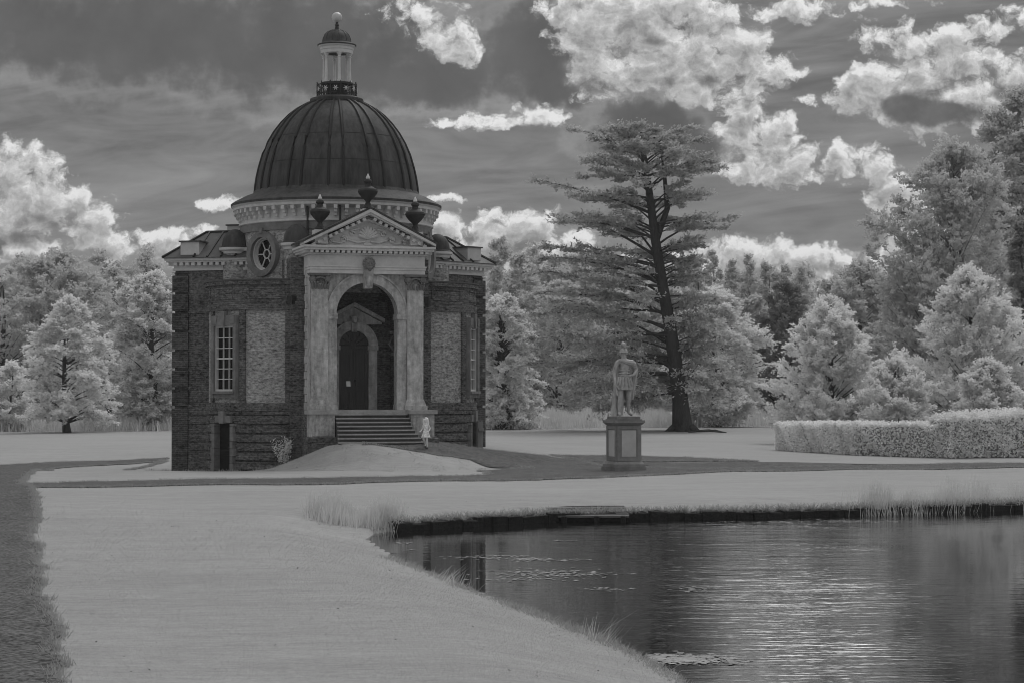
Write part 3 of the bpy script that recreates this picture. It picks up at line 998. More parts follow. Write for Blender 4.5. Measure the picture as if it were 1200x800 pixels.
def curved_bay(k, ground=-.55):
    Mx = rot(k)
    A = R(57.5)
    cy = -BC
    m = MB(Mx)
    G_ = R(11.7)
    m.arcbox(0, cy, BR - .5, BR, -A, -G_, 2.2, 7.35)
    m.arcbox(0, cy, BR - .5, BR, G_, A, 2.2, 7.35)
    m.arcbox(0, cy, BR - .5, BR, -G_, G_, 2.2, 2.95)
    m.arcbox(0, cy, BR - .5, BR, -G_, G_, 5.64, 7.35)
    wall = m.build('curved_bay_wall', M['brick_pale'], pav, smooth=True)
    # rusticated base in courses
    m = MB(Mx)
    m.arcbox(0, cy, BR - .5, BR + .0, -A, -G_, ground, 2.198)
    m.arcbox(0, cy, BR - .5, BR + .0, G_, A, ground, 2.198)
    m.arcbox(0, cy, BR - .5, BR + .0, -G_, G_, 1.72, 2.198)
    z = ground
    hs = .37
    while z < 2.1:
        z1 = min(z + hs - .07, 2.17)
        for (a0, a1) in ((-A, -R(11.9)), (R(11.9), A)) if z < 1.62 else ((-A, A),):
            m.arcbox(0, cy, BR - .1, BR + .10, a0, a1, z, z1)
        z += hs
    m.build('rusticated_base', M['brick'], wall, smooth=True)
    m = MB(Mx)
    # frames of darker brick round the sunk panels
    def strip(a0, a1, z0, z1, dr=.085):
        m.arcbox(0, cy, BR - .1, BR + dr, R(a0), R(a1), z0, z1)
    for s in (-1, 1):
        lo, hi = sorted((s * 15.4, s * 20.5))
        strip(lo, hi, 2.52, 6.248)
        lo, hi = sorted((s * 51, s * 57.4))
        strip(lo, hi, 2.52, 6.248)
        lo, hi = sorted((s * 20.5, s * 51))
        strip(lo, hi, 6.55, 6.60, .06)
    strip(-57.4, 57.4, 6.25, 6.53, .10)
    strip(-57.4, 57.4, 6.60, 7.30, .06)
    for s in (-1, 1):                       # small sunk panels in the parapet read as raised borders
        lo, hi = sorted((s * 22, s * 49))
        strip(lo, hi, 6.70, 6.76, .10)
        strip(lo, hi, 7.12, 7.18, .10)
        for e in (22, 49):
            l2, h2 = sorted((s * e, s * (e + 1.6)))
            strip(l2, h2, 6.763, 7.117, .10)
    strip(-9, 9, 6.70, 6.76, .10)
    strip(-9, 9, 7.12, 7.18, .10)
    m.build('brick_framing', M['brick'], wall, smooth=True)
    m = MB(Mx)
    m.arcbox(0, cy, BR - .1, BR + .12, -A, A, 2.18, 2.50)
    m.build('string_course', M['brick'], wall, smooth=True)
    m = MB(Mx)
    m.arcbox(0, cy, BR - .1, BR + .17, -A, A, 7.28, 7.44)
    m.build('coping', M['brick'], wall, smooth=True)
    # flat lead roof
    m = MB(Mx)
    n = 24
    vs = [(0, -1.2, 7.40)] + [(math.sin(-A + 2 * A * i / n) * (BR + .19), cy - math.cos(-A + 2 * A * i / n) * (BR + .19), 7.46) for i in range(n + 1)]
    m.add(vs, [(0, i + 1, i + 2) for i in range(n)])
    m.arcbox(0, cy, BR + .05, BR + .21, -A, A, 7.443, 7.50)
    m.build('flat_roof', M['roof_lead'], wall)
    # sash window with stone surround and keystone
    wz0, wz1, hw = 2.97, 5.62, .62
    yf = cy - BR - .02
    m = MB(Mx)
    for s in (-1, 1):
        a, b_ = sorted((s * hw, s * (hw + .19)))
        m.box(a, b_, yf - .10, yf + .45, wz0 - .28, wz1 + .42)
    m.box(-hw, hw, yf - .10, yf + .45, wz1, wz1 + .42)
    m.box(-hw, hw, yf - .07, yf + .45, wz0 - .28, wz0 - .1)
    m.prism([(-.10, wz1 - .03), (.10, wz1 - .03), (.17, wz1 + .60), (-.17, wz1 + .60)], yf - .17, yf + .2)
    for s in (-1, 1):
        m.prism([(s * .74, wz1 + .08), (s * .44, wz1 + .08), (s * .38, wz1 + .41), (s * .74, wz1 + .41)][::s], yf - .13, yf + .1)
    win = m.build('sash_window', M['stone_dark'], pav)
    m = MB(Mx)
    m.box(-hw - .12, hw + .12, yf - .18, yf + .3, wz0 - .10, wz0)
    m.build('sill', M['stone_dark'], win)
    m = MB(Mx)
    for s in (-1, 1):
        a, b_ = sorted((s * (hw - .05), s * hw))
        m.box(a, b_, yf - .0, yf + .2, wz0, wz1)
    m.box(-hw + .05, hw - .05, yf, yf + .2, wz0, wz0 + .08)
    m.box(-hw + .05, hw - .05, yf, yf + .2, wz1 - .07, wz1)
    for i in range(1, 3):
        x = -hw + .05 + (2 * hw - .10) * i / 3
        m.box(x - .016, x + .016, yf + .06, yf + .12, wz0 + .08, wz1 - .07)
    for j in range(1, 6):
        z = wz0 + .08 + (wz1 - wz0 - .15) * j / 6
        t = .03 if j == 3 else .016
        m.box(-hw + .05, hw - .05, yf + .045, yf + .125, z - t, z + t)
    m.build('frame', M['white_paint'], win)
    m = MB(Mx)
    m.box(-hw, hw, yf + .13, yf + .17, wz0, wz1)
    m.build('pane', M['glass'], win)
    # low doorway under the window
    m = MB(Mx)
    for s in (-1, 1):
        a, b_ = sorted((s * .50, s * .68))
        z, i = ground, 0
        while z < 1.66:
            m.box(a - (.07 if (i % 2 and s < 0) else 0), b_ + (.07 if (i % 2 and s > 0) else 0), yf - .14, yf + .5, z, min(z + .3, 1.66) - .012)
            z += .3
            i += 1
    m.box(-.50, .50, yf - .12, yf + .5, 1.70, 1.98)
    m.prism([(-.12, 1.66), (.12, 1.66), (.18, 2.16), (-.18, 2.16)], yf - .2, yf + .2)
    dw = m.build('basement_doorway', M['stone_dark'], pav)
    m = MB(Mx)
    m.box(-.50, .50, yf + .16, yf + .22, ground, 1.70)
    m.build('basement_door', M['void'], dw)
    return wall


WW, WL = 2.6, 6.32     # rectangular wing: half width, reach


def wing(k):
    Mx = rot(k)
    zt = 8.10
    m = MB(Mx)
    m.box(-WW, WW, -WL, -2.2, -.6, zt)
    wall = m.build('wing_wall', M['brick'], pav)
    m = MB(Mx)
    # corner piers built of tall blocks
    for sx in (-1, 1):
        z = -.6
        hts = [2.75, .10] + [.80] * 8
        for i, hh in enumerate(hts):
            z1 = min(z + hh, zt - .12)
            if z1 - z > .05:
                a, b_ = sorted((sx * (WW - .62), sx * (WW + .10)))
                g = .10 if i > 1 else 0
                m.box(a, b_, -WL - .10, -WL + .62, z + g, z1)
            z = z1
        a, b_ = sorted((sx * (WW - .58), sx * (WW + .008)))
        m.box(a, b_, -WL - .008, -WL + .57, -.6, zt - .1)
    m.build('corner_pier', M['brick_pier'], wall)
    for sx in (-1, 1):
        m = MB(Mx)
        a, b_ = sorted((sx * (WW - .02), sx * (WW + .06)))
        m.box(a, b_, -WL + .63, -2.5, -.6, .1)
        z = .12
        while z < 2.1:
            a, b_ = sorted((sx * (WW - .02), sx * (WW + .045)))
            m.box(a, b_, -WL + .63, -2.5, z, z + .32)
            z += .37
        a, b_ = sorted((sx * (WW - .03), sx * (WW + .003)))
        m.box(a, b_, -WL + .64, -2.51, .0, 2.17)
        m.build('rusticated_base', M['brick'], wall)
        for z0, z1 in ((2.18, 2.50), (6.25, 6.53)):
            m = MB(Mx)
            a, b_ = sorted((sx * (WW - .02), sx * (WW + .05)))
            m.box(a, b_, -WL + .63, -2.5, z0, z1)
            m.build('brick_band', M['brick'], wall)
    m = MB(Mx)
    def band(off, z0, z1):
        m.box(-WW - off, WW + off, -WL - off, -2.6, z0, z1)
    band(.09, 8.06, 8.16)
    band(.05, 8.163, 8.36)
    band(.30, 8.40, 8.47)
    band(.36, 8.473, 8.58)
    nn = 18
    for i in range(nn):
        t = -WW - .02 + (2 * WW + .04) * i / (nn - 1)
        m.box(t - .075, t + .075, -WL - .28, -WL, 8.27, 8.398)
        if -WL + .05 + i * .27 < -2.7:
            yy = -WL + .1 + i * .27
            for sx in (-1, 1):
                a, b_ = sorted((sx * WW, sx * (WW + .28)))
                m.box(a, b_, yy - .075, yy + .075, 8.27, 8.398)
    m.build('wing_cornice', M['cornice'], wall)
    # hipped lead roof with rolls
    e, ze, zr = .42, 8.60, 9.80
    hip = 1.25
    x0, x1, ya = -WW - e, WW + e, -WL - e
    yb = -2.2
    m = MB(Mx)
    rx = 1.15
    V = [(x0, ya, ze), (x1, ya, ze), (x1, yb, ze), (x0, yb, ze), (-rx, ya + hip, zr), (rx, ya + hip, zr), (rx, yb, zr), (-rx, yb, zr),
         (x0, ya, ze - .03), (x1, ya, ze - .03), (x1, yb, ze - .03), (x0, yb, ze - .03)]
    m.add(V, [(0, 1, 5, 4), (1, 2, 6, 5), (3, 0, 4, 7), (4, 5, 6, 7), (0, 8, 9, 1), (1, 9, 10, 2), (2, 10, 11, 3), (3, 11, 8, 0), (8, 11, 10, 9), (2, 3, 7, 6)])
    roof = m.build('wing_roof', M['roof_lead'], pav)
    m = MB(Mx)
    yy = ya + hip + .15
    while yy < yb:
        for sx in (-1, 1):
            m.tube([(sx * rx, yy, zr + .01), (sx * (WW + e), yy, ze + .02)], .05, 5)
        yy += .62
    for sx in (-1, 1):
        m.tube([(sx * rx, ya + hip, zr + .01), (sx * (WW + e), ya, ze + .02)], .06, 5)
        m.tube([(sx * rx, ya + hip, zr + .01), (sx * rx, yb, zr + .01)], .06, 5)
    for i in range(5):
        t = -1 + .5 * i
        m.tube([(t * rx, ya + hip, zr + .01), (t * (WW + e), ya, ze + .02)], .05, 5)
    m.build('roof_roll', M['lead_seam'], roof)
    for (cx, cyy, z0, z1) in ((-WW * .93, -WL + .75, 8.55, 9.32), (WW * .93, -WL + .75, 8.55, 9.32), (0.0, -WL + 1.9, 9.70, 10.18)):
        m = MB(Mx)
        m.box(cx - .42, cx + .42, cyy - .42, cyy + .42, z0, z1 - .06)
        v = m.build('roof_box', M['box_lead'], roof)
        m = MB(Mx)
        m.box(cx - .48, cx + .48, cyy - .48, cyy + .48, z1 - .058, z1)
        m.build('lid', M['roof_lead'], v)
    return wall


def turret(k):
    """small half-round buttress with a lead half dome between bay and wing"""
    Mx = rot(k)
    m = MB(Mx)
    rho = -4.42
    m.lathe([(.5, 6.2), (.5, 8.75), (.54, 8.78)], 24, 0, rho)
    m.box(-.5, .5, rho, -3.6, 6.2, 8.76)
    t = m.build('buttress', M['brick_pale'], pav, smooth=True)
    m = MB(Mx)
    m.lathe([(.45, 8.72), (.54, 8.74), (.56, 8.84), (.66, 8.90), (.67, 9.0), (.45, 9.02)], 24, 0, rho)
    m.box(-.6, .6, rho, -3.6, 8.86, 9.0)
    m.build('moulding', M['cornice'], t, smooth=True)
    m = MB(Mx)
    m.lathe([(.63, 8.99), (.62, 9.04), (.55, 9.08)] + [(.55 * math.cos(R(a)), 9.08 + .72 * math.sin(R(a))) for a in range(12, 91, 13)] + [(.0, 9.8)], 24, 0, rho)
    m.build('half_dome', M['lead'], t, smooth=True)


for k in (-60, 60, 180):
    w = oculus(k)
    curved_bay(k)
    # pane disc sits a hand behind the drum face inside a dark tunnel ring
    m = MB(rot(k))
    m.prism([(.69 * math.cos(R(t)), 8.66 + .69 * math.sin(R(t))) for t in range(0, 360, 15)], -(RD - .26), -(RD - .30))
    m.build('pane', M['glass'], w)
for k in (-120, 120):
    wing(k)
for k in (-33, -87, 33, 87):
    turret(k)

# ---- portico
PL = 6.15
SP, OW = 6.05, 1.25          # springing, half opening
FL = 2.22                    # floor
m = MB()
arch = [(OW * math.cos(R(t)), SP + OW * math.sin(R(t))) for t in range(0, 181, 6)]
poly = [(2.32, FL), (2.32, 7.64), (-2.32, 7.64), (-2.32, FL), (-OW, FL)] + arch[::-1] + [(OW, FL)]
m.prism(poly, -PL, -PL + .55)
port = m.build('portico_front', M['stone'], pav)
m = MB()
for sx in (-1, 1):
    a, b_ = sorted((sx * 1.55, sx * 2.30))
    m.box(a, b_, -PL + .553, -2.4, 0, 8.4)
m.box(-1.55, 1.55, -PL + .553, -2.4, 7.55, 8.3)
m.box(-1.55, 1.55, -3.5, -2.7, 0, 7.55)
pw_ = m.build('portico_side_wall', M['brick'], pav)
# light quoins at the front corners
for sx in (-1, 1):
    m = MB()
    z, i = FL, 0
    while z < 7.6:
        d = .34 if i % 2 else .52
        a, b_ = sorted((sx * 2.28, sx * 2.36))
        m.box(a, b_, -PL - .0 + .556, -PL + .556 + d, z + .01, z + .30)
        z += .31
        i += 1
    m.build('quoins', M['stone'], pw_)
m = MB()
m.box(-1.54, 1.54, -PL - .55, -3.4, FL - .297, FL)
pfl = m.build('porch_floor', M['step'], pav)
m = MB()
m.box(-2.42, 2.42, -PL - .345, -2.6, .0, FL - .003)
m.build('porch_base', M['brick'], pfl)
# vault over the porch
m = MB()
m.ring(0, SP, OW + .25, OW + .32, -PL + .56, -3.5, 0, math.pi, 20)
m.build('porch_vault', M['brick_pier'], pav)
for sx in (-1, 1):
    m = MB()
    a, b_ = sorted((sx * 2.303, sx * 2.86))
    m.box(a, b_, -4.86, -2.4, -.5, 8.35)
    for z in (2.2, 6.3):
        m.box(a - .03, b_ + .03, -4.90, -2.5, z, z + .28)
    m.build('brick_pier', M['brick'], pav)
# archivolt, imposts, jamb pilasters
m = MB()
m.ring(0, SP, OW - .0, OW + .34, -PL - .06, -PL + .1)
m.ring(0, SP, OW + .342, OW + .42, -PL - .10, -PL + .1)
m.build('archivolt', M['stone'], port, smooth=True)
for sx in (-1, 1):
    m = MB()
    a, b_ = sorted((sx * (OW - .01), sx * (OW + .36)))
    m.box(a, b_, -PL - .055, -PL + .56, FL + .22, SP - .22)
    m.box(a - .05, b_ + .03, -PL - .11, -PL + .57, SP - .217, SP - .10)
    m.box(a - .03, b_ + .03, -PL - .085, -PL + .565, SP - .098, SP - .0)
    m.box(a - .03, b_ + .03, -PL - .10, -PL + .57, FL, FL + .217)
    m.build('impost', M['stone'], port)
# giant pilasters with capitals
for sx in (-1, 1):
    cx = sx * 1.95
    w = .33
    m = MB()
    m.box(cx - w, cx + w, -PL - .20, -PL - .002, FL + .42, 6.92)
    # rounded head of the sunk shaft panel
    m.ring(cx, 6.92, 0.0, w, -PL - .20, -PL - .002, 0, math.pi, 16)
    p = m.build('pilaster', M['stone'], port, smooth=True)
    m = MB()
    m.box(cx - w - .14, cx + w + .14, -PL - .34, -PL - .003, FL, FL + .16)
    m.taper(cx - w - .10, cx + w + .10, -PL - .30, -PL + .1, FL + .163, FL + .30, .04)
    m.taper(cx - w - .05, cx + w + .05, -PL - .25, -PL + .1, FL + .303, FL + .42, .03)
    m.build('base', M['stone'], p)
    m = MB()
    m.taper(cx - w - .10, cx + w + .10, -PL - .30, -PL - .004, 7.54, 7.638, -.05)
    for q in (-1, 1):
        m.lathe([(.0, -.11), (.12, -.11), (.12, .11), (.0, .11)], 12) if False else None
        for rr_, yy in ((.13, -PL - .26), (.085, -PL - .285), (.04, -PL - .30)):
            m.ring(cx + q * (w - .03), 7.41, 0.0, rr_, yy, -PL - .01, 0, 2 * math.pi, 14)
        for j in range(3):
            xx = cx + q * (.06 + j * .12)
            m.tube([(xx, -PL - .2, 7.02), (xx + q * .02, -PL - .27, 7.18), (xx + q * .05, -PL - .31, 7.29), (xx + q * .06, -PL - .33, 7.24)], [.05, .055, .04, .02], 6)
    m.ring(cx, 7.12, .335, .40, -PL - .26, -PL - .01, R(20), R(160), 14)
    m.build('capital', M['stone_dark'], p, smooth=True)
# keystone with carved mask
m = MB()
m.prism([(-.15, 7.06), (.15, 7.06), (.22, 8.0), (-.22, 8.0)], -PL - .32, -PL + .1)
m.prism([(-.10, 7.16), (.10, 7.16), (.12, 7.56), (-.12, 7.56)], -PL - .37, -PL - .2)
m.box(-.26, .26, -PL - .38, -PL + .1, 8.003, 8.10)
ks = m.build('keystone', M['stone'], port)
m = MB()
m.M = Matrix.Translation((0, -PL - .40, 8.02)) @ Matrix.Diagonal((1, .8, 1.15, 1))
m.lathe([(.0, -.2)] + [(.19 * math.sin(R(t)), -.19 * math.cos(R(t))) for t in range(20, 180, 20)] + [(0, .19)], 14)
m.M = Matrix.Translation((0, -PL - .40, 8.02))
for t in range(0, 360, 30):
    m.M = Matrix.Translation((.20 * math.cos(R(t)), -PL - .37, 8.05 + .2 * math.sin(R(t))))
    m.lathe([(0, -.07), (.06, -.03), (.07, 0), (.05, .05), (0, .07)], 8)
for (x_, z_, r_) in ((-.07, 8.07, .045), (.07, 8.07, .045), (0, 7.86, .10), (-.08, 7.9, .06), (.08, 7.9, .06), (0, 7.78, .07)):
    m.M = Matrix.Translation((x_, -PL - .53, z_))
    m.lathe([(0, -r_), (r_ * .8, -r_ * .5), (r_, 0), (r_ * .8, r_ * .5), (0, r_)], 8)
m.M = Matrix.Translation((0, -PL - .56, 8.0))
m.lathe([(0, -.06), (.03, -.05), (.035, 0), (.015, .08), (0, .1)], 8)
m.M = Matrix.Identity(4)
m.build('carved_mask', M['stone_dark'], ks, smooth=True)

# entablature and pediment
EW = 2.33
m = MB()
m.box(-EW, EW, -PL - .24, -PL + .8, 7.642, 7.80)
m.box(-EW - .03, EW + .03, -PL - .27, -PL + .8, 7.803, 7.90)
m.box(-EW - .06, EW + .06, -PL - .30, -PL + .8, 7.903, 7.96)
m.box(-EW, EW, -PL - .22, -PL + .8, 7.963, 8.38)
m.box(-EW - .10, EW + .10, -PL - .34, -3.6, 8.383, 8.45)
m.box(-EW - .30, EW + .30, -PL - .56, -3.6, 8.553, 8.65)
m.box(-EW - .36, EW + .36, -PL - .62, -3.6, 8.653, 8.74)
nn = 23
for i in range(nn):
    t = -EW - .02 + (2 * EW + .04) * i / (nn - 1)
    m.box(t - .065, t + .065, -PL - .52, -PL - .2, 8.453, 8.55)
for sx in (-1, 1):
    for i in range(9):
        yy = -PL - .3 + i * .25
        a, b_ = sorted((sx * EW, sx * (EW + .27)))
        m.box(a, b_, yy - .06, yy + .06, 8.453, 8.55)
    a, b_ = sorted((sx * (EW - .3), sx * EW))
    m.box(a, b_, -PL + .803, -PL + 2.4, 7.642, 8.38)
ent = m.build('entablature', M['cornice'], pav)
HB, ZB, ZA = EW + .36, 8.742, 10.10
sl = math.atan2(ZA - ZB, HB)
m = MB()
m.prism([(-HB + .25, ZB), (HB - .25, ZB), (0, ZA - .13)], -PL - .10, -PL + .3)
ped = m.build('pediment', M['cornice'], pav)
m = MB()
for sx in (-1, 1):
    for (o0, o1, yy) in ((-.02, .10, -.66), (-.10, -.022, -.58), (-.30, -.24, -.30)):
        dxn, dzn = -math.sin(sl) * -sx, math.cos(sl)
        P = [(sx * HB, ZB), (0, ZA)]
        q = []
        for (X_, Z_), o_ in ((P[0], o0), (P[1], o0), (P[1], o1), (P[0], o1)):
            if X_ == 0:
                q.append((0, Z_ + o_ / math.cos(sl)))
            else:
                q.append((X_, max(Z_ + o_ / math.cos(sl), ZB + .002 + (o_ + .3) * .05)))
        m.prism(q if sx > 0 else q[::-1], -PL + yy, -PL + .25)
    for i in range(1, 11):
        f = i / 11.0
        X_ = sx * HB * (1 - f) * .93
        Z_ = ZB + (ZA - ZB) * (1 - abs(X_) / HB) - .17
        old = m.M
        m.M = Matrix.Translation((X_, 0, Z_)) @ Matrix.Rotation(sx * sl, 4, 'Y')
        m.box(-.065, .065, -PL - .52, -PL - .1, -.075, .045)
        m.M = old
m.build('raking_cornice', M['cornice'], ped)
# carved shell and scrolls
m = MB()
for i in range(9):
    a = R(18 + 18 * i)
    m.tube([(0, -PL - .12, 9.05), (.22 * math.cos(a), -PL - .20, 9.05 + .25 * math.sin(a)), (.42 * math.cos(a), -PL - .17, 9.05 + .48 * math.sin(a))], [.03, .055, .06], 6)
for sx in (-1, 1):
    def scroll(cx, cz, r0, a0, turns, d=1):
        pts = []
        for i in range(22):
            t = i / 21
            a = a0 + d * turns * 2 * math.pi * t
            r = r0 * (1 - .8 * t)
            pts.append((sx * (cx + r * math.cos(a)), -PL - .15, cz + r * math.sin(a)))
        return pts
    m.tube([(sx * .12, -PL - .15, 8.93), (sx * .45, -PL - .15, 8.90), (sx * .8, -PL - .15, 9.0)] + scroll(.98, 9.02, .15, R(200), 1.6, -1), .04, 5)
    m.tube([(sx * .9, -PL - .15, 8.95), (sx * 1.15, -PL - .15, 8.86), (sx * 1.35, -PL - .15, 8.90)] + scroll(1.5, 8.92, .10, R(190), 1.4, -1), .035, 5)
    m.tube([(sx * .35, -PL - .15, 9.45), (sx * .55, -PL - .15, 9.40)] + scroll(.62, 9.27, .12, R(90), 1.5, -1), .035, 5)
m.box(-.18, .18, -PL - .17, -PL - .1, 8.80, 8.87)
m.build('carved_shell', M['cornice'], ped, smooth=True)
# portico roof running back to the drum
m = MB()
HR = HB + .05
m.prism([(-HR, ZB + .10), (0, ZA + .13), (HR, ZB + .10), (HR, ZB + .18), (0, ZA + .20), (-HR, ZB + .18)], -PL - .68, -3.2)
m.build('portico_roof', M['lead'], pav)
m = MB()
m.prism([(-HR + .3, ZB + .02), (HR - .3, ZB + .02), (0, ZA - .06)], -PL + .302, -3.3)
m.build('roof_void', M['lead'], pav)
# three urns
for (x, z) in ((-1.95, 9.22), (0, 10.18), (1.95, 9.22)):
    m = MB()
    m.box(x - .26, x + .26, -PL - .42, -PL + .16, z - (.42 if x else .2), z + (.14 if x else .06))
    u = m.build('urn', M['cornice'], pav)
    b0 = z + (.14 if x else .06)
    m = MB()
    m.lathe([(.26, 0), (.27, .04), (.20, .08), (.13, .18), (.09, .28), (.11, .34), (.24, .46), (.37, .62), (.41, .72), (.38, .80), (.26, .86), (.14, .93), (.11, 1.02), (.17, 1.1), (.14, 1.18), (.07, 1.22), (.02, 1.23)], 20, x, -PL - .13)
    m.V = [Vector((v.x, v.y, v.z + b0)) for v in m.V]
    m.build('urn_body', M['urn'], u, smooth=True)
    m = MB()
    m.lathe([(.07, b0 + 1.20), (.09, b0 + 1.26), (.06, b0 + 1.33), (.02, b0 + 1.42), (0, b0 + 1.44)], 12, x, -PL - .13)
    m.build('flame_finial', M['gilt'], u, smooth=True)

# ---- inner doorway
YI = -3.5
m = MB()
for sx in (-1, 1):
    a, b_ = sorted((sx * .62, sx * .98))
    m.box(a, b_, YI - .16, YI + .0, FL, 4.66)
    m.box(a - .04, b_ + .04, YI - .22, YI + .0, 4.663, 4.85)
    m.box(a - .03, b_ + .03, YI - .20, YI + .0, FL + .002, FL + .28) if False else None
m.ring(0, 4.853, .62, .93, YI - .16, YI + 0, 0, math.pi, 20)
m.ring(0, 4.853, .932, 1.0, YI - .20, YI + 0, 0, math.pi, 20)
m.prism([(-1.2, 5.72), (1.2, 5.72), (1.2, 5.80), (0, 6.42), (-1.2, 5.80)], YI - .05, YI + .02)
for sx in (-1, 1):
    m.prism([(sx * 1.28, 5.80), (sx * 1.28, 5.95), (0, 6.62), (0, 6.44)][::sx], YI - .30, YI + .01)
m.prism([(-.10, 5.40), (.10, 5.40), (.15, 6.05), (-.15, 6.05)], YI - .28, YI)
m.M = Matrix.Translation((0, YI - .32, 5.92)) @ Matrix.Diagonal((1, 1, 1.3, 1))
m.lathe([(0, -.13), (.1, -.1), (.14, 0), (.1, .1), (0, .13)], 10)
m.M = Matrix.Identity(4)
ds = m.build('door_surround', M['stone'], pav)
m = MB()
m.box(-.62, .62, YI - .02, YI + .05, FL, 4.85)
m.ring(0, 4.853, 0, .62, YI - .02, YI + .05, 0, math.pi, 20)
m.box(-.62, .62, YI - .07, YI - .021, 4.72, 4.84)
for sx in (-1, 1):
    for (z0, z1) in ((2.4, 3.0), (3.15, 3.35), (3.5, 4.55)):
        a, b_ = sorted((sx * .10, sx * .52))
        for (p0, p1, q0, q1) in ((a, b_, z0, z0 + .05), (a, b_, z1 - .05, z1), (a, a + .05, z0 + .051, z1 - .051), (b_ - .05, b_, z0 + .051, z1 - .051)):
            m.box(p0, p1, YI - .055, YI - .0205, q0, q1)
    a, b_ = sorted((sx * .006, sx * .05))
    m.box(a, b_, YI - .045, YI - .0206, FL + .02, 4.70)
for t in range(0, 181, 30):
    m.tube([(.12 * math.cos(R(t)), YI - .04, 4.86 + .12 * math.sin(R(t))), (.58 * math.cos(R(t)), YI - .04, 4.86 + .58 * math.sin(R(t)))], .02, 4)
m.ring(0, 4.86, .30, .335, YI - .06, YI - .021, 0, math.pi, 16)
door = m.build('door', M['oak'], pav)
m = MB()
m.M = Matrix.Translation((.07, YI - .10, 3.42))
m.lathe([(0, -.045), (.035, -.03), (.045, 0), (.035, .03), (0, .045)], 8)
m.build('handle', M['iron'], door, smooth=True)
# wall lanterns' brackets on the right inner wall
m = MB()
m.box(1.30, 1.548, -4.6, -4.3, 5.3, 5.42)
m.tube([(1.5, -4.45, 5.3), (1.3, -4.45, 4.9), (1.52, -4.45, 4.6)], .05, 6)
m.box(1.40, 1.549, -4.62, -4.28, 4.42, 4.56)
m.build('wall_bracket', M['stone_dark'], pav)

# ---- steps between pedestals
for i in range(8):
    m = MB()
    z1 = FL - (i + 1) * .152 + .152 - .152
    y1 = -PL - .55 - i * .27
    hw = 1.48 if i < 4 else 1.48 + .05 * (i - 3)
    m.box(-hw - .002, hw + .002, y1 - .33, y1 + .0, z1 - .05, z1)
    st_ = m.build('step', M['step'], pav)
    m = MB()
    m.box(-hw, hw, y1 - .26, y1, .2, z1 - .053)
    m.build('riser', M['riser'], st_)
for sx in (-1, 1):
    cx = sx * 2.02
    m = MB()
    m.box(cx - .48, cx + .48, -PL - 1.15, -PL - .35, .2, FL - .16)
    m.box(cx - .40, cx + .40, -PL - 1.18, -PL - .36, 1.22, FL - .28)
    pd = m.build('stair_pedestal', M['stone'], pav)
    m = MB()
    m.box(cx - .58, cx + .58, -PL - 1.27, -PL - .345, FL - .157, FL + .0)
    m.build('coping', M['step'], pd)
    m = MB()
    m.box(cx - .62, cx + .62, -PL - 1.35, -PL - .37, .2, 1.08)
    m.taper(cx - .62, cx + .62, -PL - 1.35, -PL - .37, 1.083, 1.17, .08)
    m.build('plinth', M['brick'], pd)

# ---- rainwater pipes and the timber hatch on the right
for (k, a) in ((-60, 55.6), (60, -55.6)):
    m = MB(rot(k))
    x, y = math.sin(R(a)) * (BR + .22), -BC - math.cos(R(a)) * (BR + .22)
    m.tube([(x, y, -.4), (x, y, 6.5)], .07, 8)
    m.box(x - .16, x + .16, y - .14, y + .14, 6.45, 6.8)
    for z in (1.0, 2.9, 4.7):
        m.lathe([(.07, z), (.11, z + .01), (.11, z + .09), (.07, z + .1)], 10, x, y)
    m.build('rainwater_pipe', M['iron'], pav, smooth=True)
m = MB()
a = R(-48.5)
m.M = Matrix.Rotation(R(-28), 4, 'Z') @ Matrix.Translation((0, -RD - .02, 0))
m.tube([(0, -.09, 9.3), (0, -.09, 10.75)], .045, 6)
m.M = Matrix.Rotation(R(-9.5), 4, 'Z') @ Matrix.Translation((0, -RD - .02, 0))
m.tube([(0, -.16, 9.6), (0, -.16, 10.62)], .05, 6)
m.build('drum_downpipe', M['iron'], pav, smooth=True)
m = MB(rot(60))
for i in range(4):
    a = -.40 + i * .2
    m.box(a + .005, a + .195, -BC - BR - .38, -BC - BR - .30, -.2, 1.72 - (i % 2) * .03)
m.box(-.42, .42, -BC - BR - .42, -BC - BR - .381, 1.3, 1.42)
m.build('timber_shutter', M['timber'], pav)


# ------------------------------------------------------------------ notice on a stand in the porch
def loc_to_world(x, y, z):
    p = Matrix.Translation((BX, BY, 0)) @ Matrix.Rotation(THETA, 4, 'Z') @ Vector((x, y, z))
    return p


p = loc_to_world(-.50, -4.9, FL)
nst = thing('notice_stand', 'small white notice on a thin dark stand before the oak door', 'sign', p, THETA)
m = MB()
m.lathe([(.16, 0), (.15, .02), (.03, .05), (.02, .06)], 12)
m.tube([(0, 0, .03), (0, 0, .98)], .018, 6)
m.build('stand', M['iron'], nst)
m = MB()
m.M = Matrix.Translation((0, -.03, 1.05)) @ Matrix.Rotation(R(-18), 4, 'X')
m.box(-.085, .085, -.01, .01, -.11, .11)
m.build('notice_board', M['cornice'], nst)


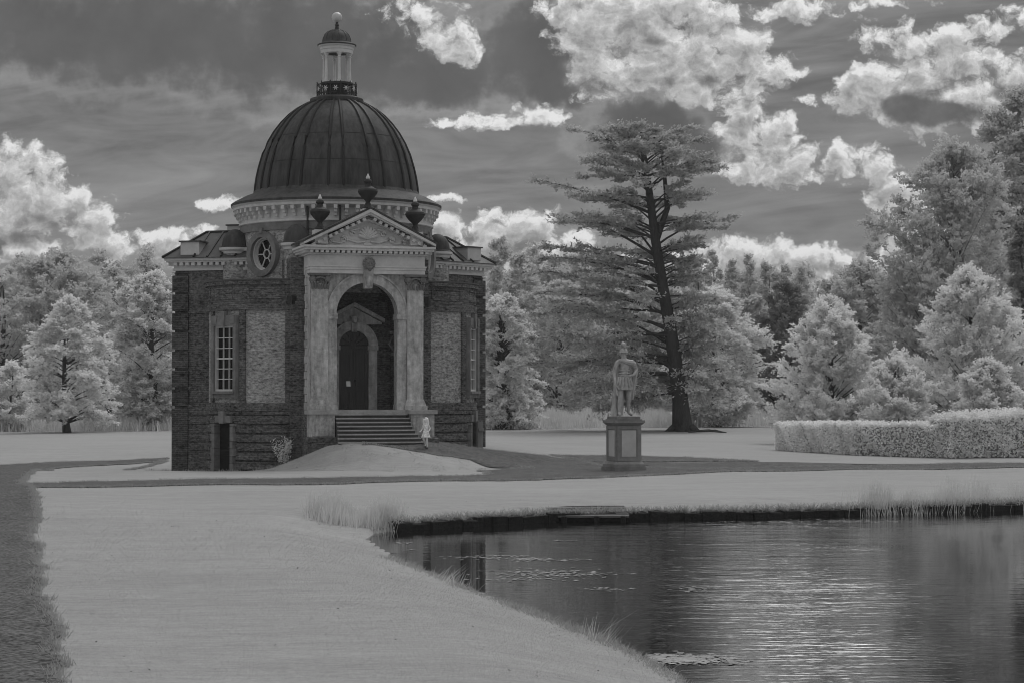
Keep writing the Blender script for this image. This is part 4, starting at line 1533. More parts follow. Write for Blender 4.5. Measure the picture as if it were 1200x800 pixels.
# ------------------------------------------------------------------ figures
def skin_mesh(joints, edges, levels=2, root=None):
    """joints: name -> (xyz, radius) ; one continuous skinned surface"""
    names = list(joints)
    me = bpy.data.meshes.new('skin_tmp')
    me.from_pydata([joints[n][0] for n in names], [(names.index(a), names.index(b_)) for a, b_ in edges], [])
    o = bpy.data.objects.new('skin_tmp', me)
    COL.objects.link(o)
    md = o.modifiers.new('skin', 'SKIN')
    md.use_smooth_shade = True
    sv = me.skin_vertices[0].data
    for i, n in enumerate(names):
        r = joints[n][1]
        sv[i].radius = r if isinstance(r, tuple) else (r, r)
        sv[i].use_root = (n == (root or names[0]))
    ss = o.modifiers.new('sub', 'SUBSURF')
    ss.levels = ss.render_levels = levels
    bpy.context.view_layer.update()
    dg = bpy.context.evaluated_depsgraph_get()
    new = bpy.data.meshes.new_from_object(o.evaluated_get(dg))
    bpy.data.objects.remove(o, do_unlink=True)
    new.polygons.foreach_set('use_smooth', [True] * len(new.polygons))
    return new


def scale_mesh(me, s):
    me.transform(Matrix.Scale(s, 4))
    return me


def hand(J, E, wrist, pos, d, side, up, r):
    """five unequal, bent fingers off a palm"""
    pos, d, side, up = Vector(pos), Vector(d).normalized(), Vector(side).normalized(), Vector(up).normalized()
    L = r * 5.2
    palm = wrist + '_palm'
    J[palm] = (tuple(pos + d * L * .9), (r * 1.25, r * .8))
    E.append((wrist, palm))
    for i, ln in enumerate((.80, .95, .88, .68)):
        off = side * (i - 1.5) * r * .75
        a, b_ = wrist + 'f%da' % i, wrist + 'f%db' % i
        J[a] = (tuple(pos + d * L * (.95 + .45 * ln) + off), r * .33)
        J[b_] = (tuple(pos + d * L * (.95 + .9 * ln) + off + up * L * .22), r * .27)
        E += [(palm, a), (a, b_)]
    a, b_ = wrist + 'ta', wrist + 'tb'
    J[a] = (tuple(pos + d * L * .75 - side * r * 2.0 + up * L * .1), r * .4)
    J[b_] = (tuple(pos + d * L * 1.15 - side * r * 2.5 + up * L * .2), r * .32)
    E += [(palm, a), (a, b_)]


def statue_figure():
    J = {
        'pelvis': ((0, 0, .97), (.145, .115)), 'waist': ((.01, 0, 1.12), (.125, .10)), 'chest': ((.015, -.01, 1.32), (.165, .125)), 'upper': ((.015, 0, 1.45), (.12, .09)),
        'neck': ((.01, 0, 1.545), .06), 'jaw': ((0, -.02, 1.61), (.066, .075)), 'skull': ((-.005, -.012, 1.70), (.078, .09)), 'crown': ((-.005, 0, 1.775), (.05, .06)),
        'shL': ((-.175, .01, 1.455), .075), 'elL': ((-.265, .03, 1.18), .05), 'wrL': ((-.265, -.05, .93), .036),
        'shR': ((.20, .01, 1.45), .075), 'elR': ((.395, .06, 1.25), .052), 'wrR': ((.245, -.10, 1.10), .038),
        'hipL': ((-.095, 0, .90), .105), 'knL': ((-.125, -.07, .52), .068), 'caL': ((-.135, -.035, .36), .062), 'anL': ((-.145, -.02, .09), .042), 'toL': ((-.17, -.17, .035), (.045, .03)),
        'hipR': ((.10, .01, .90), .105), 'knR': ((.135, -.01, .52), .066), 'caR': ((.155, .05, .36), .060), 'anR': ((.18, .10, .09), .042), 'toR': ((.26, .0, .035), (.045, .03)),
    }
    E = [('pelvis', 'waist'), ('waist', 'chest'), ('chest', 'upper'), ('upper', 'neck'), ('neck', 'jaw'), ('jaw', 'skull'), ('skull', 'crown'),
         ('upper', 'shL'), ('shL', 'elL'), ('elL', 'wrL'), ('upper', 'shR'), ('shR', 'elR'), ('elR', 'wrR'),
         ('pelvis', 'hipL'), ('hipL', 'knL'), ('knL', 'caL'), ('caL', 'anL'), ('anL', 'toL'), ('pelvis', 'hipR'), ('hipR', 'knR'), ('knR', 'caR'), ('caR', 'anR'), ('anR', 'toR')]
    hand(J, E, 'wrL', (-.265, -.05, .93), (0, -.25, -1), (0, 1, 0), (1, 0, 0), .034)
    hand(J, E, 'wrR', (.245, -.10, 1.10), (-1, -.2, -.2), (0, 0, 1), (0, 1, 0), .034)
    J['nose'] = ((-.005, -.115, 1.67), .014)
    E.append(('skull', 'nose'))
    return skin_mesh(J, E, 2)


SX, SY, _ = drop(731, 551)
SZ = gz(SX, SY)
SA = R(20)
KS = 1.40
stt = thing('statue', 'weathered stone statue of a helmeted soldier on a panelled pedestal beside the path', 'statue', (SX, SY, SZ - .02), SA)
m = MB()
m.box(-.64, .64, -.64, .64, -.1, .17)
m.build('base_slab', M['stone_dark'], stt)
m = MB()
m.box(-.60, .60, -.60, .60, .173, .27)
m.taper(-.60, .60, -.60, .60, .273, .38, .09)
m.box(-.48, .48, -.48, .48, .383, 1.70)
m.taper(-.49, .49, -.49, .49, 1.703, 1.80, -.09)
m.box(-.60, .60, -.60, .60, 1.803, 1.90)
m.box(-.52, .52, -.52, .52, 1.903, 1.94)
# raised borders round the sunk panels
for r4 in range(4):
    m.M = Matrix.Rotation(R(90 * r4), 4, 'Z')
    for (a, b_, c, d) in ((-.47, .47, .40, .52), (-.47, .47, 1.57, 1.69), (-.47, -.33, .523, 1.567), (.33, .47, .523, 1.567)):
        m.box(a, b_, -.51, -.475, c, d)
pedl = m.build('pedestal', M['plinth'], stt)
m = MB()
for r4 in range(4):
    m.M = Matrix.Rotation(R(90 * r4), 4, 'Z')
    m.box(-.29, .29, -.492, -.47, .56, 1.53)
m.build('panel', M['plinth_panel'], pedl)
m = MB()
m.box(-.47, .47, -.47, .47, 1.943, 2.04)
m.build('figure_base', M['stone_dark'], stt)
FZ = 2.035
fme = scale_mesh(statue_figure(), KS)
fme.transform(Matrix.Translation((0, 0, FZ)))
fig = link_mesh('figure', fme, M['statue'], stt)
bak = Matrix.Translation((0, 0, FZ)) @ Matrix.Scale(KS, 4)
m = MB(bak)
n = 40
rings = []
for (z, rx, ry, amp) in ((1.06, .15, .125, .0), (.98, .185, .155, .008), (.86, .215, .18, .018), (.72, .235, .20, .026), (.70, .215, .18, .026)):
    rings.append([((rx + amp * math.cos(12 * 2 * math.pi * i / n)) * math.cos(2 * math.pi * i / n), (ry + amp * math.cos(12 * 2 * math.pi * i / n)) * math.sin(2 * math.pi * i / n), z) for i in range(n)])
vs = [p for r_ in rings for p in r_]
fs = [(j * n + i, j * n + (i + 1) % n, (j + 1) * n + (i + 1) % n, (j + 1) * n + i) for j in range(len(rings) - 1) for i in range(n)]
m.add(vs, fs)
for i in range(16):
    a = 2 * math.pi * i / 16
    m.tube([(.165 * math.cos(a), .14 * math.sin(a), 1.04), (.225 * math.cos(a), .19 * math.sin(a), .86), (.232 * math.cos(a), .197 * math.sin(a), .80)], [.03, .035, .02], 5)
m.build('tunic_skirt', M['statue'], fig, smooth=True)
m = MB(bak)
# cloak: knotted on one shoulder, across the chest, over the arm and down the back
m.tube([(-.16, -.07, 1.50), (-.05, -.13, 1.47), (.08, -.14, 1.43), (.20, -.10, 1.42), (.30, -.02, 1.40)], [.035, .055, .075, .09, .06], 8)
m.tube([(.30, .0, 1.42), (.38, .08, 1.25), (.36, .14, 1.0), (.33, .16, .75), (.30, .15, .45)], [.06, .075, .085, .08, .05], 8)
m.tube([(-.05, .12, 1.46), (-.05, .17, 1.1), (-.05, .18, .7), (-.08, .16, .2), (-.08, .15, .03)], [.08, .15, .16, .13, .11], 10)
m.tube([(.15, .12, 1.46), (.19, .17, 1.1), (.20, .18, .7), (.20, .16, .35)], [.08, .13, .13, .06], 10)
m.build('cloak', M['statue'], fig, smooth=True)
m = MB(bak)
m.M = bak @ Matrix.Translation((-.005, -.005, 1.72)) @ Matrix.Diagonal((.105, .125, .105, 1))
m.lathe([(1.0, -.35), (1.12, -.25), (1.02, -.15), (.98, .2), (.8, .6), (.45, .9), (0, 1.0)], 18)
m.M = bak
m.tube([(-.005, -.10, 1.80), (-.005, -.06, 1.90), (-.005, .02, 1.93), (-.005, .10, 1.88), (-.005, .16, 1.76), (-.005, .18, 1.64)], [.025, .05, .055, .055, .045, .02], 8)
m.build('crested_helmet', M['statue'], fig, smooth=True)
m = MB(bak)
m.tube([(-.25, .06, .0), (-.25, .07, .25), (-.24, .06, .5), (-.235, .05, .62)], [.10, .075, .06, .045], 8)
m.tube([(-.285, -.06, .86), (-.275, -.14, .70), (-.265, -.20, .55)], [.02, .022, .018], 6)
m.build('tree_stump_support', M['statue'], fig, smooth=True)
m = MB(bak)
for i in range(3):
    m.tube([(.155 * math.cos(R(t)) * (1 - .05 * i) + .01, -.115 * math.sin(R(t)) - .015, 1.08 + .07 * i) for t in range(0, 361, 30)], .018, 5, cap=False)
m.build('cuirass_belt', M['statue'], fig, smooth=True)


# the child on the path
GXp, GYp, _ = drop(499, 525.5)
GZp = gz(GXp, GYp)
girl = thing('person', 'child with long fair hair in a short patterned dress on the path by the steps', 'person', (GXp, GYp, GZp + .012), R(-25))
J = {
    'pelvis': ((0, 0, .60), (.085, .07)), 'waist': ((0, .0, .70), (.075, .062)), 'chest': ((0, -.005, .84), (.09, .07)), 'upper': ((0, 0, .92), (.065, .05)),
    'neck': ((0, 0, .985), .032), 'jaw': ((0, -.012, 1.03), (.055, .06)), 'skull': ((0, -.005, 1.11), (.075, .082)), 'crown': ((0, .0, 1.175), (.045, .05)),
    'shL': ((-.105, 0, .925), .04), 'elL': ((-.165, .03, .77), .03), 'wrL': ((-.15, -.09, .70), .022),
    'shR': ((.105, 0, .925), .04), 'elR': ((.165, .05, .78), .03), 'wrR': ((.17, -.06, .69), .022),
    'hipL': ((-.055, 0, .57), .062), 'knL': ((-.06, -.08, .36), .045), 'caL': ((-.06, .03, .27), .042), 'anL': ((-.06, .10, .16), .027), 'toL': ((-.06, .06, .09), (.026, .02)),
    'hipR': ((.055, 0, .57), .062), 'knR': ((.06, -.03, .33), .045), 'caR': ((.06, 0, .22), .042), 'anR': ((.06, .01, .06), .027), 'toR': ((.06, -.09, .025), (.026, .02)),
}
E = [('pelvis', 'waist'), ('waist', 'chest'), ('chest', 'upper'), ('upper', 'neck'), ('neck', 'jaw'), ('jaw', 'skull'), ('skull', 'crown'),
     ('upper', 'shL'), ('shL', 'elL'), ('elL', 'wrL'), ('upper', 'shR'), ('shR', 'elR'), ('elR', 'wrR'),
     ('pelvis', 'hipL'), ('hipL', 'knL'), ('knL', 'caL'), ('caL', 'anL'), ('anL', 'toL'), ('pelvis', 'hipR'), ('hipR', 'knR'), ('knR', 'caR'), ('caR', 'anR'), ('anR', 'toR')]
hand(J, E, 'wrL', J['wrL'][0], (.2, -1, -.2), (1, 0, 0), (0, 0, -1), .02)
hand(J, E, 'wrR', J['wrR'][0], (-.2, -1, -.3), (-1, 0, 0), (0, 0, -1), .02)
J['nose'] = ((0, -.09, 1.085), .011)
E.append(('skull', 'nose'))
body = link_mesh('body', skin_mesh(J, E, 2), M['skin'], girl)
m = MB()
n = 24
rings = []
for (z, rx, ry, am) in ((.95, .095, .06, 0), (.90, .108, .082, 0), (.80, .10, .08, 0), (.72, .09, .075, 0), (.62, .125, .11, .006), (.52, .155, .14, .012), (.44, .18, .165, .018), (.435, .17, .155, .018)):
    rings.append([((rx + am * math.cos(8 * 2 * math.pi * i / n)) * math.cos(2 * math.pi * i / n), (ry + am * math.cos(8 * 2 * math.pi * i / n)) * math.sin(2 * math.pi * i / n), z) for i in range(n)])
m.add([p for r_ in rings for p in r_], [(j * n + i, j * n + (i + 1) % n, (j + 1) * n + (i + 1) % n, (j + 1) * n + i) for j in range(len(rings) - 1) for i in range(n)])
m.build('dress', M['dress'], girl, smooth=True)
m = MB()
m.tube([(0, .0, 1.205), (0, .03, 1.16), (0, .05, 1.06), (0, .06, .95), (.01, .065, .84), (.01, .06, .76)], [.03, .085, .098, .095, .08, .03], 10)
m.tube([(-.06, -.02, 1.15), (-.085, .0, 1.05), (-.09, .03, .92)], [.04, .045, .03], 8)
m.tube([(.06, -.02, 1.15), (.085, .0, 1.05), (.09, .03, .92)], [.04, .045, .03], 8)
m.build('hair', M['hair'], girl, smooth=True)
m = MB()
m.tube([(.06, .04, .035), (.06, -.04, .035), (.06, -.13, .03)], [.035, .04, .025], 8)
m.build('shoe', M['shoe'], girl, smooth=True)
m = MB()
m.tube([(-.06, .125, .15), (-.06, .10, .10), (-.06, .05, .06)], [.03, .038, .025], 8)
m.build('shoe', M['shoe'], girl, smooth=True)


# ------------------------------------------------------------------ leaves and trees (numpy)
def unit(a):
    return a / (np.linalg.norm(a, axis=-1, keepdims=True) + 1e-9)


def leaf_quads(rng, P, size, up=.5, aspect=.55, axis_dir=None, axis_w=0.0):
    n = len(P)
    nrm = rng.normal(0, 1, (n, 3))
    nrm[:, 2] += up * 2.2
    nrm = unit(nrm)
    a = rng.normal(0, 1, (n, 3))
    if axis_dir is not None:
        a = a * (1 - axis_w) + axis_dir * axis_w * 2
    a = a - nrm * (a * nrm).sum(1, keepdims=True)
    a = unit(a)
    b_ = np.cross(nrm, a)
    s = size * rng.uniform(.6, 1.3, (n, 1))
    V = np.stack([P - a * s, P + b_ * s * aspect + a * s * .1, P + a * s, P - b_ * s * aspect + a * s * .1], 1)
    return V.reshape(-1, 3)


def quad_faces(nv):
    return np.arange(nv).reshape(-1, 4)


def np_tube(pts, rad, n=6):
    pts = np.asarray(pts, float)
    k = len(pts)
    d = np.gradient(pts, axis=0)
    d = unit(d)
    ref = np.where(np.abs(d[:, 2:3]) < .9, np.array([[0, 0, 1.0]]), np.array([[1.0, 0, 0]]))
    u = unit(np.cross(d, ref))
    v = np.cross(d, u)
    a = 2 * np.pi * np.arange(n) / n
    V = pts[:, None] + (u[:, None] * np.cos(a)[None, :, None] + v[:, None] * np.sin(a)[None, :, None]) * np.asarray(rad, float)[:, None, None]
    i = np.arange(k - 1)[:, None]
    j = np.arange(n)[None]
    F = np.stack([i * n + j, i * n + (j + 1) % n, (i + 1) * n + (j + 1) % n, (i + 1) * n + j], -1).reshape(-1, 4)
    return V.reshape(-1, 3), F


class Tubes:
    def __init__(s):
        s.V, s.F, s.o = [], [], 0

    def add(s, pts, rad, n=6):
        V, F = np_tube(pts, rad, n)
        s.V.append(V)
        s.F.append(F + s.o)
        s.o += len(V)

    def arrays(s):
        return np.concatenate(s.V), np.concatenate(s.F)


ENV = {
    'round': ([0, .08, .25, .5, .7, .85, .95, 1], [.35, .7, .95, 1, .9, .68, .4, .08]),
    'cone': ([0, .08, .2, .4, .6, .8, .95, 1], [.6, .9, 1, .86, .62, .36, .12, .03]),
    'tall': ([0, .1, .3, .5, .7, .85, .95, 1], [.5, .85, 1, .92, .72, .48, .22, .05]),
    'poplar': ([0, .1, .3, .6, .8, .95, 1], [.5, .8, 1, .85, .5, .18, .03]),
    'bush': ([0, .1, .3, .55, .75, .9, 1], [.85, .98, 1, .92, .74, .45, .1]),
    'ovate': ([0, .1, .3, .5, .7, .85, .95, 1], [.72, .96, 1, .9, .7, .46, .22, .06]),
    'weeping': ([0, .1, .25, .5, .75, .9, 1], [.75, .95, 1, .98, .88, .6, .1]),
}


def gen_crown(rng, H, hw, env='round', t0=.12, limbs=70, elev=35, twigs=16, leaves=14, ls=.14, flat=.5, droop=0., twl=.28, clump=.5, spread=.9, lean=(0, 0), lump=.18, trunk_r=.25):
    """returns leaf vertex array and trunk tubes, in metres, base at origin"""
    ls = ls * .74
    leaves = int(leaves * 1.6)
    ex, ey = ENV[env]
    t = t0 + (1 - t0) * (rng.permutation(limbs) + rng.uniform(0, 1, limbs)) / limbs
    # fewer limbs where the crown is narrow
    az = np.arange(limbs) * 2.39996 + rng.normal(0, .35, limbs)
    tt = (t - t0) / (1 - t0)
    lumpf = 1 + lump * np.sin(az * 2 + rng.uniform(0, 6) + tt * 7) + lump * rng.normal(0, .6, limbs)
    rad = hw * np.interp(tt, ex, ey) * np.clip(lumpf, .5, 1.3) * rng.uniform(.72, 1.05, limbs)
    dirh = np.stack([np.cos(az), np.sin(az)], 1)
    el = np.radians(elev) * rng.uniform(.7, 1.25, limbs)
    zt = t * H
    zs = np.clip(zt - rad * np.tan(el), H * t0 * .6, H * .97)
    axis_at = lambda z: np.stack([lean[0] * (z / H), lean[1] * (z / H)], -1)
    A = np.concatenate([axis_at(zs), zs[:, None]], 1)
    C = np.concatenate([axis_at(zt) + dirh * rad[:, None], zt[:, None]], 1)
    B = (A + C) / 2
    B[:, 2] += rad * .12
    tw = Tubes()
    zz = np.linspace(0, H * .93, 9)
    wob = np.cumsum(rng.normal(0, .012 * H, (9, 2)), 0) * .5
    wob[0] = 0
    pts = np.concatenate([axis_at(zz) + wob, zz[:, None]], 1)
    rr = trunk_r * (1 - zz / (H * .95)) ** .8 + .015
    rr[0] *= 1.35
    tw.add(pts, rr, 8)
    S = np.linspace(0, 1, 5)
    for i in range(limbs):
        q = (1 - S)[:, None] ** 2 * A[i] + 2 * (S * (1 - S))[:, None] * B[i] + S[:, None] ** 2 * C[i]
        q[:, 2] -= droop * rad[i] * S ** 3
        r0 = max(.018, trunk_r * .30 * (1 - t[i] * .7))
        tw.add(q, r0 * (1 - S * .85), 4)
    s = rng.uniform(.22, 1.0, (limbs, twigs)) ** .75
    P = (1 - s)[..., None] ** 2 * A[:, None] + 2 * (s * (1 - s))[..., None] * B[:, None] + s[..., None] ** 2 * C[:, None]
    P[..., 2] -= droop * rad[:, None] * s ** 3
    tan = unit(C - B)[:, None] + 0 * P
    D = rng.normal(0, 1, P.shape) * np.array([1, 1, .6])
    D = unit(unit(D) * spread + tan * .7 + np.array([0, 0, .12 - droop]))
    L = twl * hw * rng.uniform(.4, 1.15, s.shape) * (1.1 - .5 * s) + .1
    u = rng.uniform(.1, 1.0, s.shape + (leaves,))
    Q = P[..., None, :] + D[..., None, :] * (L[..., None] * u)[..., None]
    Q = Q + rng.normal(0, 1, Q.shape) * (clump * ls * 1.6) * np.array([1, 1, .7])
    Q[..., 2] -= droop * L[..., None] * u ** 2 * .8
    ax = np.broadcast_to(D[..., None, :], Q.shape).reshape(-1, 3)
    Q = Q.reshape(-1, 3)
    ok = Q[:, 2] > .12
    return leaf_quads(rng, Q[ok], ls, flat, .55, ax[ok], .55), tw


def place(px, D, top_y, zb=None):
    """ground point and height for something standing D metres out, seen at column px with its top at row top_y"""
    x = (px - 600) / FPX * D
    y = math.sqrt(max(D * D, 1))
    z = gz(x, y) if zb is None else zb
    top = CAM_H + (460 - top_y) * D / FPX
    return x, y, z, top - z


def tree(name, label, cat, px, D, top_y, hw_px, leafmat, bark='bark', seed=0, group=None, **kw):
    rng = np.random.default_rng(1000 + seed)
    x, y, z, H = place(px, D, top_y)
    hw = hw_px * D / FPX
    o = thing(name, label, cat, (x, y, z - .05), 0, group)
    LV, tw = gen_crown(rng, H, hw, **kw)
    np_mesh('crown', LV, quad_faces(len(LV)), M[leafmat], o)
    V, F = tw.arrays()
    np_mesh('trunk', V, F, M[bark], o, smooth=True)
    return o


# name, label, px, D, top y, half width px, material, params
BIG = dict(limbs=120, twigs=26, leaves=17)
MIDT = dict(limbs=95, twigs=22, leaves=16)
tree('young_tree', 'bright young tree with two dark stems alone on the left lawn', 'tree', 79, 150, 352, 62, 'leaf_bright', seed=1, env='ovate', lump=.26, t0=.13, elev=22, ls=.15, flat=.8, droop=.12, trunk_r=.24, **MIDT)
tree('young_tree', 'small pale tree at the left edge of the photo beside the bright one', 'tree', 12, 156, 425, 36, 'leaf_bright', seed=2, env='tall', t0=.1, elev=35, ls=.14, trunk_r=.12, limbs=55, twigs=16, leaves=12)
tree('broadleaf_tree', 'broad pale tree close behind the pavilion\'s left wing', 'tree', 176, 160, 322, 58, 'leaf', seed=3, env='round', t0=.08, elev=30, ls=.17, flat=.7, droop=.1, trunk_r=.35, **BIG)
tree('broadleaf_tree', 'tall spreading tree behind the bright young tree on the left', 'tree', 70, 190, 300, 80, 'leaf_mid', seed=4, env='round', t0=.15, elev=35, ls=.2, trunk_r=.4, **BIG)
tree('broadleaf_tree', 'shaded tree at the far left edge with dark gaps', 'tree', 0, 185, 318, 60, 'leaf_mid', seed=5, env='round', t0=.15, elev=35, ls=.19, trunk_r=.4, limbs=60, twigs=14, leaves=14)
tree('bare_topped_tree', 'thin tree with bare twigs rising above the wood left of the dome', 'tree', 172, 200, 287, 32, 'leaf_mid', 'bark_pale', seed=6, env='tall', t0=.25, elev=55, ls=.13, trunk_r=.22, limbs=70, twigs=8, leaves=6)
tree('broadleaf_tree', 'pale low tree between the bright young tree and the pavilion', 'tree', 128, 172, 400, 40, 'leaf', seed=7, env='round', t0=.06, elev=28, ls=.16, droop=.15, trunk_r=.2, limbs=60, twigs=16, leaves=14)
tree('ivy_clad_tree', 'round-topped pale tree with a thick leaning trunk right of the pavilion', 'tree', 590, 165, 345, 44, 'leaf_bright', seed=8, env='weeping', t0=.06, elev=32, ls=.15, flat=.4, droop=.35, trunk_r=.55, **BIG)
tree('spreading_tree', 'wide pale tree with drooping boughs just right of the cedar', 'tree', 838, 175, 342, 68, 'leaf_bright', seed=9, env='round', t0=.07, elev=25, ls=.17, flat=.8, droop=.2, trunk_r=.4, **BIG)
tree('dark_tree', 'dark broad tree between the wide pale tree and the pale feathery tree', 'tree', 920, 195, 335, 46, 'leaf_dark', seed=10, env='round', t0=.08, elev=35, ls=.19, trunk_r=.35, **MIDT)
tree('feathery_tree', 'pale broad-based tree with feathery tips behind the low hedge', 'tree', 972, 118, 356, 66, 'leaf_bright', seed=11, env='ovate', t0=.06, elev=42, lump=.26, ls=.12, flat=.4, twl=.26, spread=.6, trunk_r=.2, limbs=140, twigs=26, leaves=18)
tree('feathery_tree', 'largest pale feathery tree, above the tall hedge on the right', 'tree', 1138, 122, 322, 88, 'leaf_bright', seed=12, env='ovate', t0=.05, elev=46, lump=.26, ls=.13, flat=.4, twl=.24, spread=.6, trunk_r=.25, limbs=170, twigs=27, leaves=18)
tree('rounded_bush', 'pale rounded bush behind the low hedge, left of the largest feathery tree', 'bush', 1048, 110, 425, 46, 'leaf', seed=13, env='bush', t0=.05, elev=45, ls=.11, flat=.3, trunk_r=.1, limbs=110, twigs=24, leaves=15)
tree('rounded_bush', 'dense round bush in front of the largest feathery tree', 'bush', 1158, 105, 425, 44, 'leaf', seed=14, env='bush', t0=.05, elev=45, ls=.11, flat=.3, trunk_r=.1, limbs=110, twigs=24, leaves=15)
tree('birch_tree', 'tall grey fine-leaved tree with fan-like limbs behind the right hedge', 'tree', 1118, 172, 172, 96, 'leaf_mid', 'bark_pale', seed=15, env='weeping', t0=.12, elev=52, ls=.20, flat=.2, droop=.12, trunk_r=.4, limbs=190, twigs=28, leaves=18, spread=.7)
tree('broadleaf_tree', 'tallest tree at the upper right edge of the photo', 'tree', 1205, 190, 108, 84, 'leaf_mid', seed=16, env='round', t0=.12, elev=40, ls=.25, trunk_r=.5, limbs=210, twigs=28, leaves=16)
tree('dark_conifer', 'dark narrow conifer at the right edge of the photo', 'tree', 1197, 150, 262, 30, 'leaf_dark', seed=17, env='poplar', t0=.06, elev=30, ls=.14, droop=.2, trunk_r=.25, **MIDT)
tree('broadleaf_tree', 'mid-grey tree standing behind the pale feathery tree of the low hedge', 'tree', 1010, 205, 312, 58, 'leaf_mid', seed=18, env='round', t0=.1, elev=35, ls=.2, trunk_r=.35, **BIG)
tree('broadleaf_tree', 'grey tree filling the gap below the birch beside the feathery trees', 'tree', 1062, 188, 345, 48, 'leaf_mid', seed=19, env='round', t0=.08, elev=35, ls=.18, trunk_r=.3, **MIDT)
tree('broadleaf_tree', 'soft grey tree seen through the left boughs of the cedar', 'tree', 655, 205, 335, 60, 'leaf_mid', seed=20, env='round', t0=.1, elev=35, ls=.2, trunk_r=.35, **MIDT)
for i, (px, ty, w) in enumerate(((812, 298, 15), (836, 290, 14), (858, 302, 15), (878, 296, 16), (898, 304, 15), (922, 306, 15), (940, 310, 14))):
    tree('poplar_tree', 'pointed pale poplar in the row beyond the cedar', 'tree', px, 262 + (i % 3) * 4, ty + 4, w + 9, 'leaf_mid', seed=30 + i, group='poplars in a row beyond the cedar', env='poplar', t0=.06, elev=62, ls=.24, trunk_r=.3, limbs=60, twigs=12, leaves=11)

# far wood: one mass behind everything
rng = np.random.default_rng(77)
LVs, TWV, TWF, off = [], [], [], 0
prof_x = [-200, 0, 60, 130, 200, 300, 420, 520, 580, 640, 700, 800, 900, 960, 1030, 1100, 1200, 1400]
prof_y = [300, 298, 300, 306, 302, 300, 298, 290, 288, 292, 318, 322, 322, 318, 325, 300, 280, 260]
for row, (D, up_) in enumerate(((232, 12), (285, 0))):
    for px in np.arange(-500 + row * 24, 1700, 46):
        Dd = D + rng.uniform(-12, 12)
        ty = np.interp(px, prof_x, prof_y) + up_ + rng.uniform(-7, 16)
        pxx = px + rng.uniform(-10, 10)
        x, y, z, H = place(pxx, Dd, ty, zb=0.0)
        hw = rng.uniform(34, 50) * Dd / FPX
        LV, tw = gen_crown(rng, H, hw, env=['round', 'tall', 'round'][int(rng.integers(3))], t0=.06, limbs=70, elev=40, twigs=13, leaves=10, ls=.34, flat=.5, trunk_r=.35, lump=.22)
        LVs.append(LV + np.array([x, y, z]))
LV = np.concatenate(LVs)
wood = np_mesh('woodland', LV, quad_faces(len(LV)), M['leaf_mid'])
tag(wood, 'pale grey wood closing the view beyond the lawns', 'wood', kind='stuff')


